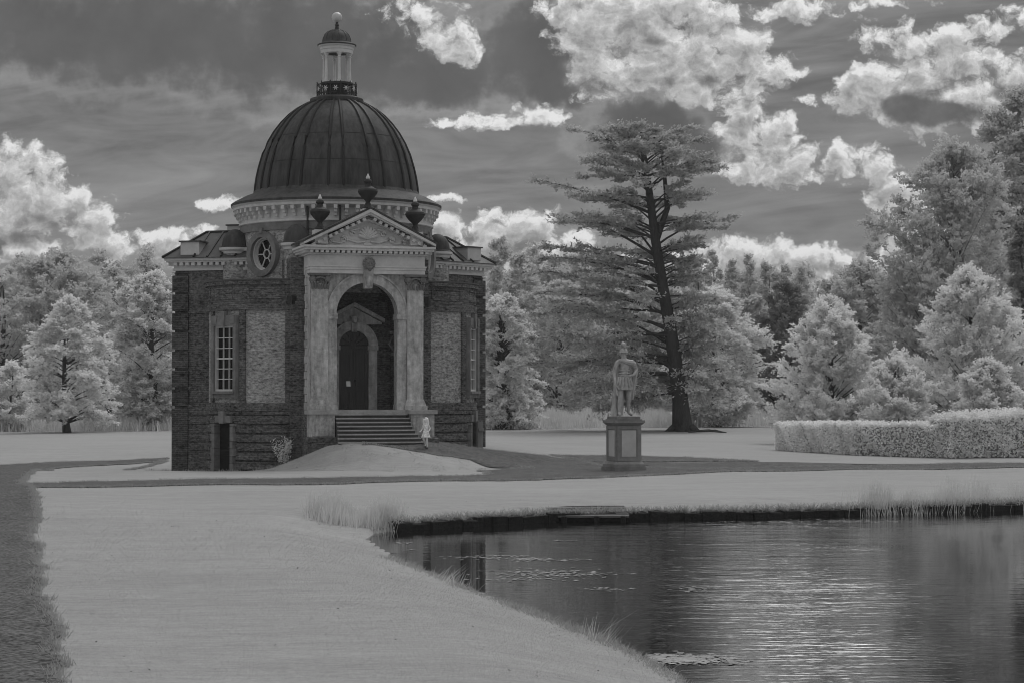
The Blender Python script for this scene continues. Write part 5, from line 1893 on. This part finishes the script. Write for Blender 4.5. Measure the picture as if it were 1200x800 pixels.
# ------------------------------------------------------------------ the cedar
def build_cedar():
    rng = np.random.default_rng(42)
    D = 155.0
    s = D / FPX
    bx, by, bz, H = place(800, D, 146)
    o = thing('cedar_tree', 'huge dark cedar with flat layered boughs and a leaning trunk', 'tree', (bx, by, bz - .1))
    # trunk line in metres relative to the base: (right, up)
    tr_px = [(800, 507), (797, 470), (791, 425), (784, 380), (776, 335), (768, 285), (762, 240), (757, 200), (752, 170), (750, 152)]
    T = np.array([[(x - 800) * s, 0, (507 - y) * s] for x, y in tr_px])
    T[:, 1] = np.linspace(0, -1.2, len(T))
    rad = np.array([.85, .62, .55, .48, .42, .36, .30, .23, .14, .05])
    tw = Tubes()
    tw.add(T, rad, 10)
    # second leader near the top
    tw.add(np.array([T[5], T[5] + [.9, .3, 2.6], T[5] + [.7, .6, 5.2], T[5] + [.4, .7, 7.4]]), [.26, .22, .14, .04], 7)
    for a in range(6):
        aa = a * 1.05 + .4
        tw.add(np.array([[0, 0, .9], [math.cos(aa) * .8, math.sin(aa) * .8, .35], [math.cos(aa) * 1.5, math.sin(aa) * 1.5, .05]]), [.35, .3, .1], 6)
    def axis_pt(z):
        return np.array([np.interp(z, T[:, 2], T[:, 0]), np.interp(z, T[:, 2], T[:, 1]), z])
    zpx = lambda y: (507 - y) * s
    Lz = [zpx(y) for y in (480, 455, 430, 400, 370, 340, 315, 300, 280, 250, 225, 200, 180, 165, 150)]
    Ll = [s * v for v in (115, 160, 178, 182, 180, 170, 156, 136, 122, 132, 126, 108, 112, 92, 62)]
    Rl = [s * v for v in (38, 45, 55, 55, 52, 60, 58, 46, 66, 98, 94, 86, 78, 74, 60)]
    P_all, A_all = [], []
    levels = [(y, 7) for y in np.arange(455, 300, -11)] + [(y, 8) for y in (297, 283, 266, 251, 234, 219, 203, 190, 176, 165, 155)]
    k = 0
    for (ypx, nb) in levels:
        zt0 = zpx(ypx) + rng.uniform(-.3, .3)
        for i in range(nb):
            k += 1
            zt = zt0 + rng.normal(0, .24 if ypx > 300 else .16)
            az = k * 2.39996 + rng.normal(0, .25)
            c = math.cos(az)
            if ypx > 235 and math.sin(az) < -.72 and abs(c) < .7 and rng.uniform() < .8:
                continue
            Lm = np.interp(zt, Lz[::1], Ll) if c < 0 else np.interp(zt, Lz, Rl)
            mean = .5 * (np.interp(zt, Lz, Ll) + np.interp(zt, Lz, Rl))
            Ln = (abs(c) ** 1.3) * Lm + (1 - abs(c) ** 1.3) * mean
            Ln *= rng.choice([rng.uniform(.45, .8), rng.uniform(.8, 1.08)])
            lowf = float(np.clip((zpx(310) - zt) / zpx(310), 0, 1))
            drop_ = lowf * .32 + .02
            rise = rng.uniform(.05, .42) + .15 * lowf
            zb = max(zt - Ln * rise + drop_ * Ln * .5, 3.0)
            A = axis_pt(min(zb, zpx(160)))
            tip = axis_pt(zt) + np.array([math.cos(az) * Ln, math.sin(az) * Ln, 0])
            tip[2] = max(zt - drop_ * Ln * .75, 1.2)
            B = A * .5 + tip * .5
            B[2] = tip[2] + (.02 - .02 * lowf) * Ln + lowf * (zt - tip[2]) * 1.0
            S = np.linspace(0, 1, 8)
            q = (1 - S)[:, None] ** 2 * A + 2 * (S * (1 - S))[:, None] * B + S[:, None] ** 2 * tip
            kink = np.cumsum(rng.normal(0, 1, (8, 3)) * np.array([.11, .11, .13]), 0) * S[:, None] * (.4 + Ln * .09)
            q = q + kink
            kf = lambda s_: np.stack([np.interp(s_, S, kink[:, c_]) for c_ in range(3)], 1)
            tw.add(q, (.03 + .011 * Ln) * (1 - .35 * lowf) * (1 - S * .88), 5)
            # flat fans of branchlets
            nbr = int(9 + Ln * (3.7 + 2.2 * lowf))
            ss = rng.uniform(.25 - .18 * lowf, 1.0, nbr) ** .8
            pos = (1 - ss)[:, None] ** 2 * A + 2 * (ss * (1 - ss))[:, None] * B + ss[:, None] ** 2 * tip + kf(ss)
            side = np.where(rng.uniform(0, 1, nbr) < .5, -1, 1)
            th = az + side * rng.uniform(.35, 1.25, nbr)
            bl = (.45 + .20 * Ln * (1.15 - ss)) * rng.uniform(.5, 1.2, nbr)
            dv = np.stack([np.cos(th), np.sin(th), rng.normal(.03, .08, nbr) - .28 * lowf], 1)
            m_ = 22
            uu = rng.uniform(.0, 1.0, (nbr, m_))
            Q = pos[:, None] + dv[:, None] * (bl[:, None] * uu)[..., None]
            Q[..., 2] -= .12 * uu ** 2 * bl[:, None]
            Q += rng.normal(0, 1, Q.shape) * np.array([.17, .17, .06])
            P_all.append(Q.reshape(-1, 3))
            A_all.append(np.broadcast_to(dv[:, None], Q.shape).reshape(-1, 3))
            # short tufts standing up along the plate
            nt_ = int(nbr * .8)
            kk = rng.integers(0, nbr, nt_)
            base_ = pos[kk] + dv[kk] * (bl[kk] * rng.uniform(.2, 1, nt_))[:, None]
            td = unit(dv[kk] * .8 + np.stack([rng.normal(0, .3, nt_), rng.normal(0, .3, nt_), rng.uniform(.3, .9, nt_)], 1))
            tq = base_[:, None] + td[:, None] * rng.uniform(0, .55, (nt_, 6))[..., None] + rng.normal(0, .04, (nt_, 6, 3))
            P_all.append(tq.reshape(-1, 3))
            A_all.append(np.broadcast_to(td[:, None], tq.shape).reshape(-1, 3))
            for b_ in range(0, nbr, 3):
                e = pos[b_] + dv[b_] * bl[b_]
                tw.add(np.array([pos[b_], (pos[b_] + e) / 2 + [0, 0, .03], e]), [.03, .022, .01], 3)
            # hanging sprays under the lower boughs
            if lowf > .12:
                nh = int(5 + Ln * 1.5)
                sh = rng.uniform(.35, 1, nh)
                ph = (1 - sh)[:, None] ** 2 * A + 2 * (sh * (1 - sh))[:, None] * B + sh[:, None] ** 2 * tip + kf(sh)
                ph = ph[:, None] + rng.normal(0, 1, (nh, 16, 3)) * np.array([.35, .35, .12]) - np.array([0, 0, 1]) * rng.uniform(0, .9, (nh, 16))[..., None]
                P_all.append(ph.reshape(-1, 3))
                A_all.append(np.tile([0.0, 0.0, -1.0], (nh * 16, 1)))
    # the tangle of ivy and shoots on the lower trunk
    Zt = rng.uniform(.3, 7.5, 900)
    ax = np.stack([np.interp(Zt, T[:, 2], T[:, 0]), np.interp(Zt, T[:, 2], T[:, 1]), Zt], 1)
    P = np.concatenate(P_all)
    Ax = np.concatenate(A_all)
    ok = P[:, 2] > .8
    tx = np.interp(P[:, 2], T[:, 2], T[:, 0])
    front = (np.abs(P[:, 0] - tx) < 1.1) & (P[:, 1] < np.interp(P[:, 2], T[:, 2], T[:, 1]) + .2) & (P[:, 2] < zpx(215)) & (P[:, 2] > 0)
    ok &= ~(front & (rng.uniform(0, 1, len(P)) < .72))
    LV = leaf_quads(rng, P[ok], .15, .75, .42, Ax[ok], .6)
    np_mesh('crown', LV, quad_faces(len(LV)), M['needle'], o)
    V, F = tw.arrays()
    np_mesh('trunk', V, F, M['bark'], o, smooth=True)
    return len(LV) // 4


build_cedar()

# fallen log ring by the cedar foot
lx, ly, lz = drop(826, 507)
lg = thing('fallen_branch', 'low dark branch lying on the grass beside the cedar trunk', 'branch', (lx, ly, lz))
m = MB()
m.tube([(-1.2, .2, .06), (-.5, -.1, .16), (.3, 0, .2), (1.1, .3, .1), (1.6, .2, .04)], [.04, .09, .1, .07, .03], 7)
m.tube([(.3, 0, .2), (.7, -.5, .25), (1.2, -.7, .12)], [.06, .04, .02], 6)
m.tube([(-.5, -.1, .16), (-.8, -.5, .22)], [.05, .02], 6)
m.build('limb', M['bark'], lg, smooth=True)


# ------------------------------------------------------------------ hedges
def hedge(name, label, pts, height, depth, seed, n_per=520, wild=0.0):
    """pts: front foot line; the hedge stands behind it"""
    rng = np.random.default_rng(seed)
    pts = np.array(pts)
    o = thing(name, label, 'hedge', (pts[0][0], pts[0][1], gz(*pts[0])))
    org = np.array([pts[0][0], pts[0][1], gz(*pts[0])])
    seg = np.diff(pts, axis=0)
    Ls = np.linalg.norm(seg, axis=1)
    tot = Ls.sum()
    cum = np.concatenate([[0], np.cumsum(Ls)])
    def along(u):
        k = np.clip(np.searchsorted(cum, u, side='right') - 1, 0, len(seg) - 1)
        f = (u - cum[k]) / Ls[k]
        p = pts[k] + seg[k] * f[:, None]
        nrm = np.stack([-seg[k][:, 1], seg[k][:, 0]], 1) / Ls[k][:, None]
        return p, nrm
    hfun = lambda u: np.interp(u, [0, tot], height)
    out = []
    # front, top, back and ends
    for face, area in (('front', tot * max(height)), ('top', tot * depth), ('back', tot * max(height) * .6), ('e0', depth * max(height)), ('e1', depth * max(height))):
        n = int(area * n_per)
        u = rng.uniform(0, tot, n)
        v = rng.uniform(0, depth, n)
        w = rng.uniform(0.02, 1, n)
        if face == 'front':
            v = rng.normal(.03, .06, n)
        elif face == 'back':
            v = depth + rng.normal(-.03, .06, n)
        elif face == 'top':
            w = 1 + rng.normal(-.02, .03 + wild * .02, n)
        elif face == 'e0':
            u = rng.normal(.03, .06, n)
        else:
            u = tot + rng.normal(-.03, .06, n)
        uu = np.clip(u, 0, tot - 1e-6)
        p, nr = along(uu)
        e = unit(np.array([seg[0], seg[-1]]))
        ext = (u - uu)[:, None] * e[0]
        h = hfun(uu) + .05 * np.sin(uu * 1.9) + .03 * np.sin(uu * 5.3)
        bul = .07 * np.sin(uu * 1.3 + w * 3) + .05 * np.sin(uu * 3.7 + w * 6)
        xy = p + ext + nr * (v + bul * (face in ('front', 'back')))[:, None]
        z = w * h
        z = np.where((face == 'front') & (w < .15), z, z)
        P = np.stack([xy[:, 0], xy[:, 1], terrain(xy[:, 0], xy[:, 1]) + z], 1)
        out.append(P)
    # stray shoots on top
    n = int(tot * (14 + 60 * wild))
    u = rng.uniform(0, tot - 1e-3, n)
    p, nr = along(u)
    xy = p + nr * rng.uniform(0, depth, n)[:, None]
    z0 = hfun(u)
    sh = []
    for j in range(4):
        P = np.stack([xy[:, 0], xy[:, 1], terrain(xy[:, 0], xy[:, 1]) + z0 + j * rng.uniform(.02, .05 + .05 * wild, n)], 1)
        sh.append(P)
    P = np.concatenate(out + sh) - org
    LV = leaf_quads(rng, P, .062, .3, .6)
    np_mesh('foliage', LV, quad_faces(len(LV)), M['hedge'], o)
    # woody core
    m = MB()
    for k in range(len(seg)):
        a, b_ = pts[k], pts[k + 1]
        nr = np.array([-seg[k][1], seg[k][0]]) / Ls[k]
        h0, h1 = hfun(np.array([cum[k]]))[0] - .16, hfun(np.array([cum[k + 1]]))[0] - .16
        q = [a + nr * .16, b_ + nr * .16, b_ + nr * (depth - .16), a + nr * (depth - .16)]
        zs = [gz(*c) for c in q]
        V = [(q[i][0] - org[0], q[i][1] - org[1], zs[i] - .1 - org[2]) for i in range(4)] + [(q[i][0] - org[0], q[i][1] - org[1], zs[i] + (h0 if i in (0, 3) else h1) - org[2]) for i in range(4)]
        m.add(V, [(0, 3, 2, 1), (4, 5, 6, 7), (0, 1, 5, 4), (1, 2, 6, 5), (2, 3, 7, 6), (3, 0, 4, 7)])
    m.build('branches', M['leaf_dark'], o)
    return o


h1a, h1b, h1c = drop(908, 527)[:2], drop(1000, 533)[:2], drop(1112, 536.5)[:2]
hedge('clipped_hedge', 'low clipped hedge with a flat top ending on the open lawn', [h1a, h1b, h1c], (1.36, 1.52), 1.6, 5)
h2a, h2b = drop(1114, 537)[:2], drop(1290, 536)[:2]
hedge('clipped_hedge', 'taller hedge with shaggy top shoots at the right edge', [h2a, h2b], (1.78, 2.15), 1.9, 6, wild=1.0)


# ------------------------------------------------------------------ grass, reeds, bank
def blades(rng, P, h, w, lean=.25, seg=1, dirv=None):
    """tapered upright blades: one quad each (narrow at the tip)"""
    n = len(P)
    a = rng.uniform(0, 2 * np.pi, n)
    side = np.stack([np.cos(a), np.sin(a), 0 * a], 1)
    hh = h * rng.uniform(.55, 1.25, n)
    ln = rng.normal(0, lean, (n, 2)) * hh[:, None]
    if dirv is not None:
        ln += np.asarray(dirv) * hh[:, None]
    tip = P + np.concatenate([ln, hh[:, None]], 1)
    ww = (w * rng.uniform(.7, 1.3, n))[:, None]
    V = np.stack([P - side * ww, P + side * ww, tip + side * ww * .15, tip - side * ww * .15], 1)
    return V.reshape(-1, 3)


def on_ground(xy):
    return np.stack([xy[:, 0], xy[:, 1], terrain(xy[:, 0], xy[:, 1]) - .005], 1)


def edge_points(poly, n, spread, rng):
    k = rng.integers(0, len(poly), n)
    f = rng.uniform(0, 1, n)[:, None]
    p = poly[k] * (1 - f) + poly[(k + 1) % len(poly)] * f
    return p + rng.normal(0, spread, p.shape)


rng = np.random.default_rng(5)
# mown sward: real blades over the near lawn, thinning with distance
paths_poly = [e_main, e_left, e_side]
N = 420000
Dv = 17.0 * (62 / 17.0) ** rng.uniform(0, 1, N) ** 1.35
Xv = rng.uniform(-.285, .27, N) * Dv
xy = np.stack([Xv, Dv], 1)
keep = pond_sd(xy[:, 0], xy[:, 1]) > .05
keep &= rng.uniform(0, 1, N) < 1 - sstep(26, 58, xy[:, 1])
for pp in paths_poly:
    keep &= ~poly_inside(xy, pp)
xy = xy[keep]
P = on_ground(xy)
sc_ = np.clip(xy[:, 1] / 24, .9, 2.2)
V = blades(rng, P, .014 * sc_, .0036 * sc_, 1.0)
sw = np_mesh('mown_grass', V, quad_faces(len(V)), M['blade'])
tag(sw, 'short mown grass blades of the near lawn', 'grass', kind='stuff')

# ragged turf lip along the gravel
Ps = []
for pp, n in ((e_left, 26000), (e_main, 26000), (e_side, 4000)):
    q = edge_points(pp, n, .05, rng)
    q = q[(q[:, 1] > 16) & (q[:, 1] < 110)]
    Ps.append(q)
q = np.concatenate(Ps)
P = on_ground(q)
V = blades(rng, P, .085, .010, .5)
lip = np_mesh('path_edge_grass', V, quad_faces(len(V)), M['blade'])
tag(lip, 'longer ragged grass along the gravel edges', 'grass', kind='stuff')

# rougher grass on the bank before the steps
n = 5000
xm = rng.uniform(-9.6, 1.5, n)
yfm = np.interp(xm, [-10, -6.5, -3.2, -1.4, 2.0, 7.0], [80.6, 79.2, 78.6, 80.0, 83.5, 87.0])
xy = np.stack([xm, yfm - rng.uniform(-.1, 3.2, n)], 1)
xy = xy[~poly_inside(xy, e_main)]
clump = np.sin(xy[:, 0] * 3.1 + xy[:, 1] * 1.7) + np.sin(xy[:, 0] * 1.3 - xy[:, 1] * 4.1) + np.sin(xy[:, 0] * 7.0 + 2)
xy = xy[clump + rng.normal(0, .6, len(xy)) > .1]
V = blades(rng, on_ground(xy), .04, .010, .9, dirv=(-.5, -.2))
o = np_mesh('bank_grass', V, quad_faces(len(V)), M['blade'])
tag(o, 'rough tufted grass on the bank before the steps', 'grass', kind='stuff')


# reeds
def reed_patch(name, label, centres, n, h, spread, lean=.18, dirv=None, w=.012, mat_='reed', zfix=None):
    rng = np.random.default_rng(abs(hash(label)) % 1000 if False else len(label) * 7)
    c = np.array(centres)
    k = rng.integers(0, len(c) - 1, n)
    f = rng.uniform(0, 1, n)[:, None]
    xy = c[k] * (1 - f) + c[k + 1] * f + rng.normal(0, 1, (n, 2)) * np.array(spread)
    P = on_ground(xy)
    P[:, 2] = np.maximum(P[:, 2], WATER_Z - .1)
    hs = h * np.clip(1 + .25 * np.sin(xy[:, 0] * 2.1) + .2 * np.sin(xy[:, 0] * 5.7 + 1), .5, 1.5)
    V = blades(rng, P, hs, w, lean, dirv=dirv)
    o = np_mesh(name, V, quad_faces(len(V)), M[mat_])
    return tag(o, label, 'reeds', kind='stuff')


reed_patch('reeds', 'pale feathery reeds at the near corner of the pond', [drop(372, 602)[:2], drop(410, 612)[:2], drop(440, 614)[:2], drop(456, 610)[:2]], 4600, .44, (.16, .5), .16, (.03, 0))
reed_patch('reeds', 'thin pale reeds along the far bank at the right', [drop(1012, 598)[:2], drop(1060, 595)[:2], drop(1120, 592)[:2], drop(1200, 588)[:2], drop(1290, 585)[:2]], 3600, .50, (.3, .35), .14, (.10, 0), w=.009)
reed_patch('bank_grass', 'long grass tufts hanging over the near bank', [drop(452, 652)[:2], drop(505, 672)[:2], drop(548, 690)[:2], drop(600, 710)[:2], drop(640, 724)[:2], drop(700, 748)[:2], drop(760, 774)[:2], drop(800, 800)[:2]], 3200, .07, (.08, .08), .7, (.25, 0), w=.007, mat_='blade')
reed_patch('bank_grass', 'arching long grass tuft on the near bank by the pavilion reflection', [drop(512, 676)[:2], drop(542, 689)[:2]], 70, .26, (.12, .12), .6, (.5, .1), w=.005)
reed_patch('bank_grass', 'arching long grass tuft on the near bank by the statue reflection', [drop(690, 744)[:2], drop(716, 755)[:2]], 36, .24, (.14, .14), .6, (.5, .1), w=.005)
# long pale grass at the lawn's far edge
for (lab, cs, n, sp, hh) in (('band of long pale grass below the trees beyond the cedar', [((530 - 600) / FPX * 172, 172), ((700 - 600) / FPX * 178, 178), ((920 - 600) / FPX * 190, 190)], 26000, (1.5, 3.5), 1.1),
                         ('long rough grass below the trees left of the pavilion', [((-60 - 600) / FPX * 158, 158), ((110 - 600) / FPX * 160, 160), ((230 - 600) / FPX * 162, 162)], 16000, (1.2, 2.2), .8)):
    reed_patch('long_grass', lab, cs, n, hh, sp, .25, w=.035)['category'] = 'grass'

# far bank edging: dark timber and stone courses standing in the water
pf = np.array([at_z(x, y, WATER_Z) for x, y in far_px])
m = MB()
dens = []
for i in range(len(pf) - 1):
    L = np.linalg.norm(pf[i + 1] - pf[i])
    k = max(1, int(L / .45))
    dens += [pf[i] + (pf[i + 1] - pf[i]) * j / k for j in range(k)]
rr = random.Random(3)
for i in range(len(dens) - 1):
    a, b_ = dens[i], dens[i + 1]
    d = unit((b_ - a)[None])[0]
    nr = np.array([d[1], -d[0]])
    o1 = rr.uniform(-.05, .06)
    t0_ = WATER_Z + .17 + rr.uniform(-.03, .04)
    a2, b2 = a + d * .006, b_ - d * .006
    q0, q1 = a2 + nr * (.16 + o1), b2 + nr * (.16 + o1 + rr.uniform(-.02, .02))
    q2, q3 = b2 - nr * .30, a2 - nr * .30
    V = [(p[0], p[1], WATER_Z - .5) for p in (q0, q1, q2, q3)] + [(p[0], p[1], t0_ + (.05 if i_ > 1 else rr.uniform(-.02, .02))) for i_, p in enumerate((q0, q1, q2, q3))]
    m.add(V, [(0, 3, 2, 1), (4, 5, 6, 7), (0, 1, 5, 4), (1, 2, 6, 5), (2, 3, 7, 6), (3, 0, 4, 7)])
# the return at the corner
c0 = pf[0]
m.box(c0[0] - .12, c0[0] + .10, c0[1] - .05, c0[1] + 1.6, WATER_Z - .5, WATER_Z + .24)
edg = m.build('pond_edging', M['soil'])
tag(edg, 'dark wet edging wall along the far bank of the pond', 'bank edging')
q = []
for i in range(len(dens) - 1):
    q.append(np.array(dens[i]))
q = np.array(q)
xy = np.concatenate([q + rng.normal(0, .10, q.shape) + np.array([0, .14]) for _ in range(95)])
P = on_ground(xy)
P[:, 2] = np.maximum(P[:, 2], WATER_Z + .17)
V = blades(rng, P, .19, .015, .8, dirv=(0, -.45))
o = np_mesh('bank_grass', V, quad_faces(len(V)), M['blade'])
tag(o, 'grass fringe overhanging the dark far bank', 'grass', kind='stuff')

# timber landing stage let into the far bank
a = np.array(drop(637, 597)[:2])
b_ = np.array(drop(742, 599.5)[:2])
wx0, wx1 = a[0], b_[0]
ly0 = min(at_z(640, 611, WATER_Z)[1], at_z(740, 609, WATER_Z)[1])
stg = thing('landing_stage', 'low weathered timber landing stage on the far bank of the pond', 'landing stage', ((wx0 + wx1) / 2, ly0 + .3, WATER_Z))
hwd = (wx1 - wx0) / 2
m = MB()
nbd = 7
for j in range(nbd):
    y0 = -.45 + j * .36
    m.box(-hwd + .35 - j * .06, hwd - .2 + (j % 2) * .03, y0, y0 + .33, .12 + j * .022, .165 + j * .022)
m.build('deck', M['timber'], stg)
for x in (-hwd + .5, 0.15, hwd - .35):
    m = MB()
    m.lathe([(.07, -.6), (.07, .15), (.05, .17), (0, .17)], 8, x, -.5)
    m.build('post', M['soil'], stg, smooth=True)
m = MB()
m.box(-hwd + .35, hwd - .2, -.40, -.30, .02, .115)
m.box(-hwd + .30, hwd - .15, -.298, -.25, -.4, .112)
m.build('beam', M['soil'], stg)

# tufts along the foot of the walls
n = 2600
fx = rng.uniform(-14.6, -8.6, n)
fy = 82.2 + rng.uniform(-.8, 3.8, n)
xy = np.stack([fx, fy], 1)
xy = xy[(np.sin(xy[:, 0] * 4.3) + np.sin(xy[:, 0] * 9.1 + 1) + rng.normal(0, .5, len(xy))) > .4]
V = blades(rng, on_ground(xy), .16, .012, .5)
o = np_mesh('wall_foot_grass', V, quad_faces(len(V)), M['blade'])
tag(o, 'rough grass tufts along the foot of the brick walls', 'grass', kind='stuff')

# floating weed
rng = np.random.default_rng(9)
pts = []
for (x, y, w_, d_, n) in ((570, 653, 1.0, .12, 60), (618, 655, .35, .1, 60), (590, 651, .5, .08, 40), (640, 671, 1.1, .22, 150), (676, 672, .8, .2, 90), (655, 656, .9, .1, 60), (628, 678, .8, .1, 40), (470, 636, .25, .06, 20), (482, 644, .2, .05, 12),
                          (655, 633, .35, .05, 14), (820, 690, .5, .1, 30), (715, 690, .4, .1, 30)):
    cx, cy = at_z(x, y, WATER_Z)
    pts.append(np.stack([cx + rng.normal(0, w_ * .5, n), cy + rng.normal(0, d_ * 2.0, n)], 1))
cx, cy = at_z(795, 772, WATER_Z)
pts.append(np.stack([cx + rng.normal(0, .36, 620), cy + rng.normal(0, .24, 620)], 1))
pts = np.concatenate(pts)
pts = pts[pond_sd(pts[:, 0], pts[:, 1]) < .0]
n = len(pts)
r_ = rng.uniform(.012, .045, n)
a0 = rng.uniform(0, 6.28, n)
V = np.stack([np.stack([pts[:, 0] + r_ * np.cos(a0 + k * 1.5708) * 1.5, pts[:, 1] + r_ * np.sin(a0 + k * 1.5708), np.full(n, WATER_Z + .006) + rng.uniform(0, .004, n)], 1) for k in range(4)], 1).reshape(-1, 3)
o = np_mesh('floating_weed', V, quad_faces(n * 4), M['weed'])
tag(o, 'pale scraps of floating weed on the pond', 'pond weed', kind='stuff')


# pale sapling against the brick wall
def sapling(px, Y, h, label, seed):
    rng = np.random.default_rng(seed)
    x, y = (px - 600) / FPX * Y, Y
    z = gz(x, y)
    o = thing('sapling', label, 'plant', (x, y, z))
    tw = Tubes()
    P = []
    for i in range(9):
        a = rng.uniform(0, 6.28)
        L = h * rng.uniform(.6, 1.05)
        e = np.array([math.cos(a) * .38 * L, math.sin(a) * .3 * L, L])
        S = np.linspace(0, 1, 5)
        q = S[:, None] * e + np.array([0, 0, .15 * L]) * (S * (1 - S))[:, None]
        tw.add(q, .012 * (1 - S * .8), 4)
        s_ = rng.uniform(.15, 1, 90)
        P.append(s_[:, None] * e + np.array([0, 0, .15 * L]) * (s_ * (1 - s_))[:, None] + rng.normal(0, .07, (90, 3)))
    P = np.concatenate(P)
    LV = leaf_quads(rng, P, .05, .4, .5)
    np_mesh('foliage', LV, quad_faces(len(LV)), M['leaf_bright'], o)
    V, F = tw.arrays()
    np_mesh('stem', V, F, M['bark'], o)


sapling(331, 82.3, 1.15, 'pale sapling growing against the dark brick wall by the grass bank', 3)


# ------------------------------------------------------------------ summer haze: the far wood pales a little
hzm = bpy.data.materials.new('haze')
hzm.use_nodes = True
hzm.node_tree.nodes.clear()
T = NT(hzm.node_tree)
pv = T.new('ShaderNodeVolumePrincipled')
pv.inputs['Color'].default_value = (.95, .95, .95, 1)
pv.inputs['Density'].default_value = .0003
o_ = T.new('ShaderNodeOutputMaterial')
T.l.new(pv.outputs[0], o_.inputs['Volume'])
m = MB()
m.box(-420, 420, -40, 700, -2.2, 45)
hz_ = m.build('haze', hzm)
tag(hz_, 'thin summer haze over the lawns and the far wood', 'haze', kind='stuff')


# dead leaves and droppings scattered over the near lawn
rng = np.random.default_rng(21)
n = 170
yv = 18 * (48 / 18) ** rng.uniform(0, 1, n)
xy = np.stack([rng.uniform(-.26, .1, n) * yv, yv], 1)
xy = xy[(pond_sd(xy[:, 0], xy[:, 1]) > .3)]
for pp in (e_main, e_left):
    xy = xy[~poly_inside(xy, pp)]
P = on_ground(xy)
P[:, 2] += .02
LV = leaf_quads(rng, P, .015, 1.2, .6)
o = np_mesh('leaf_litter', LV, quad_faces(len(LV)), M['bark'])
tag(o, 'dark dead leaves scattered on the near lawn', 'leaf litter', kind='stuff')
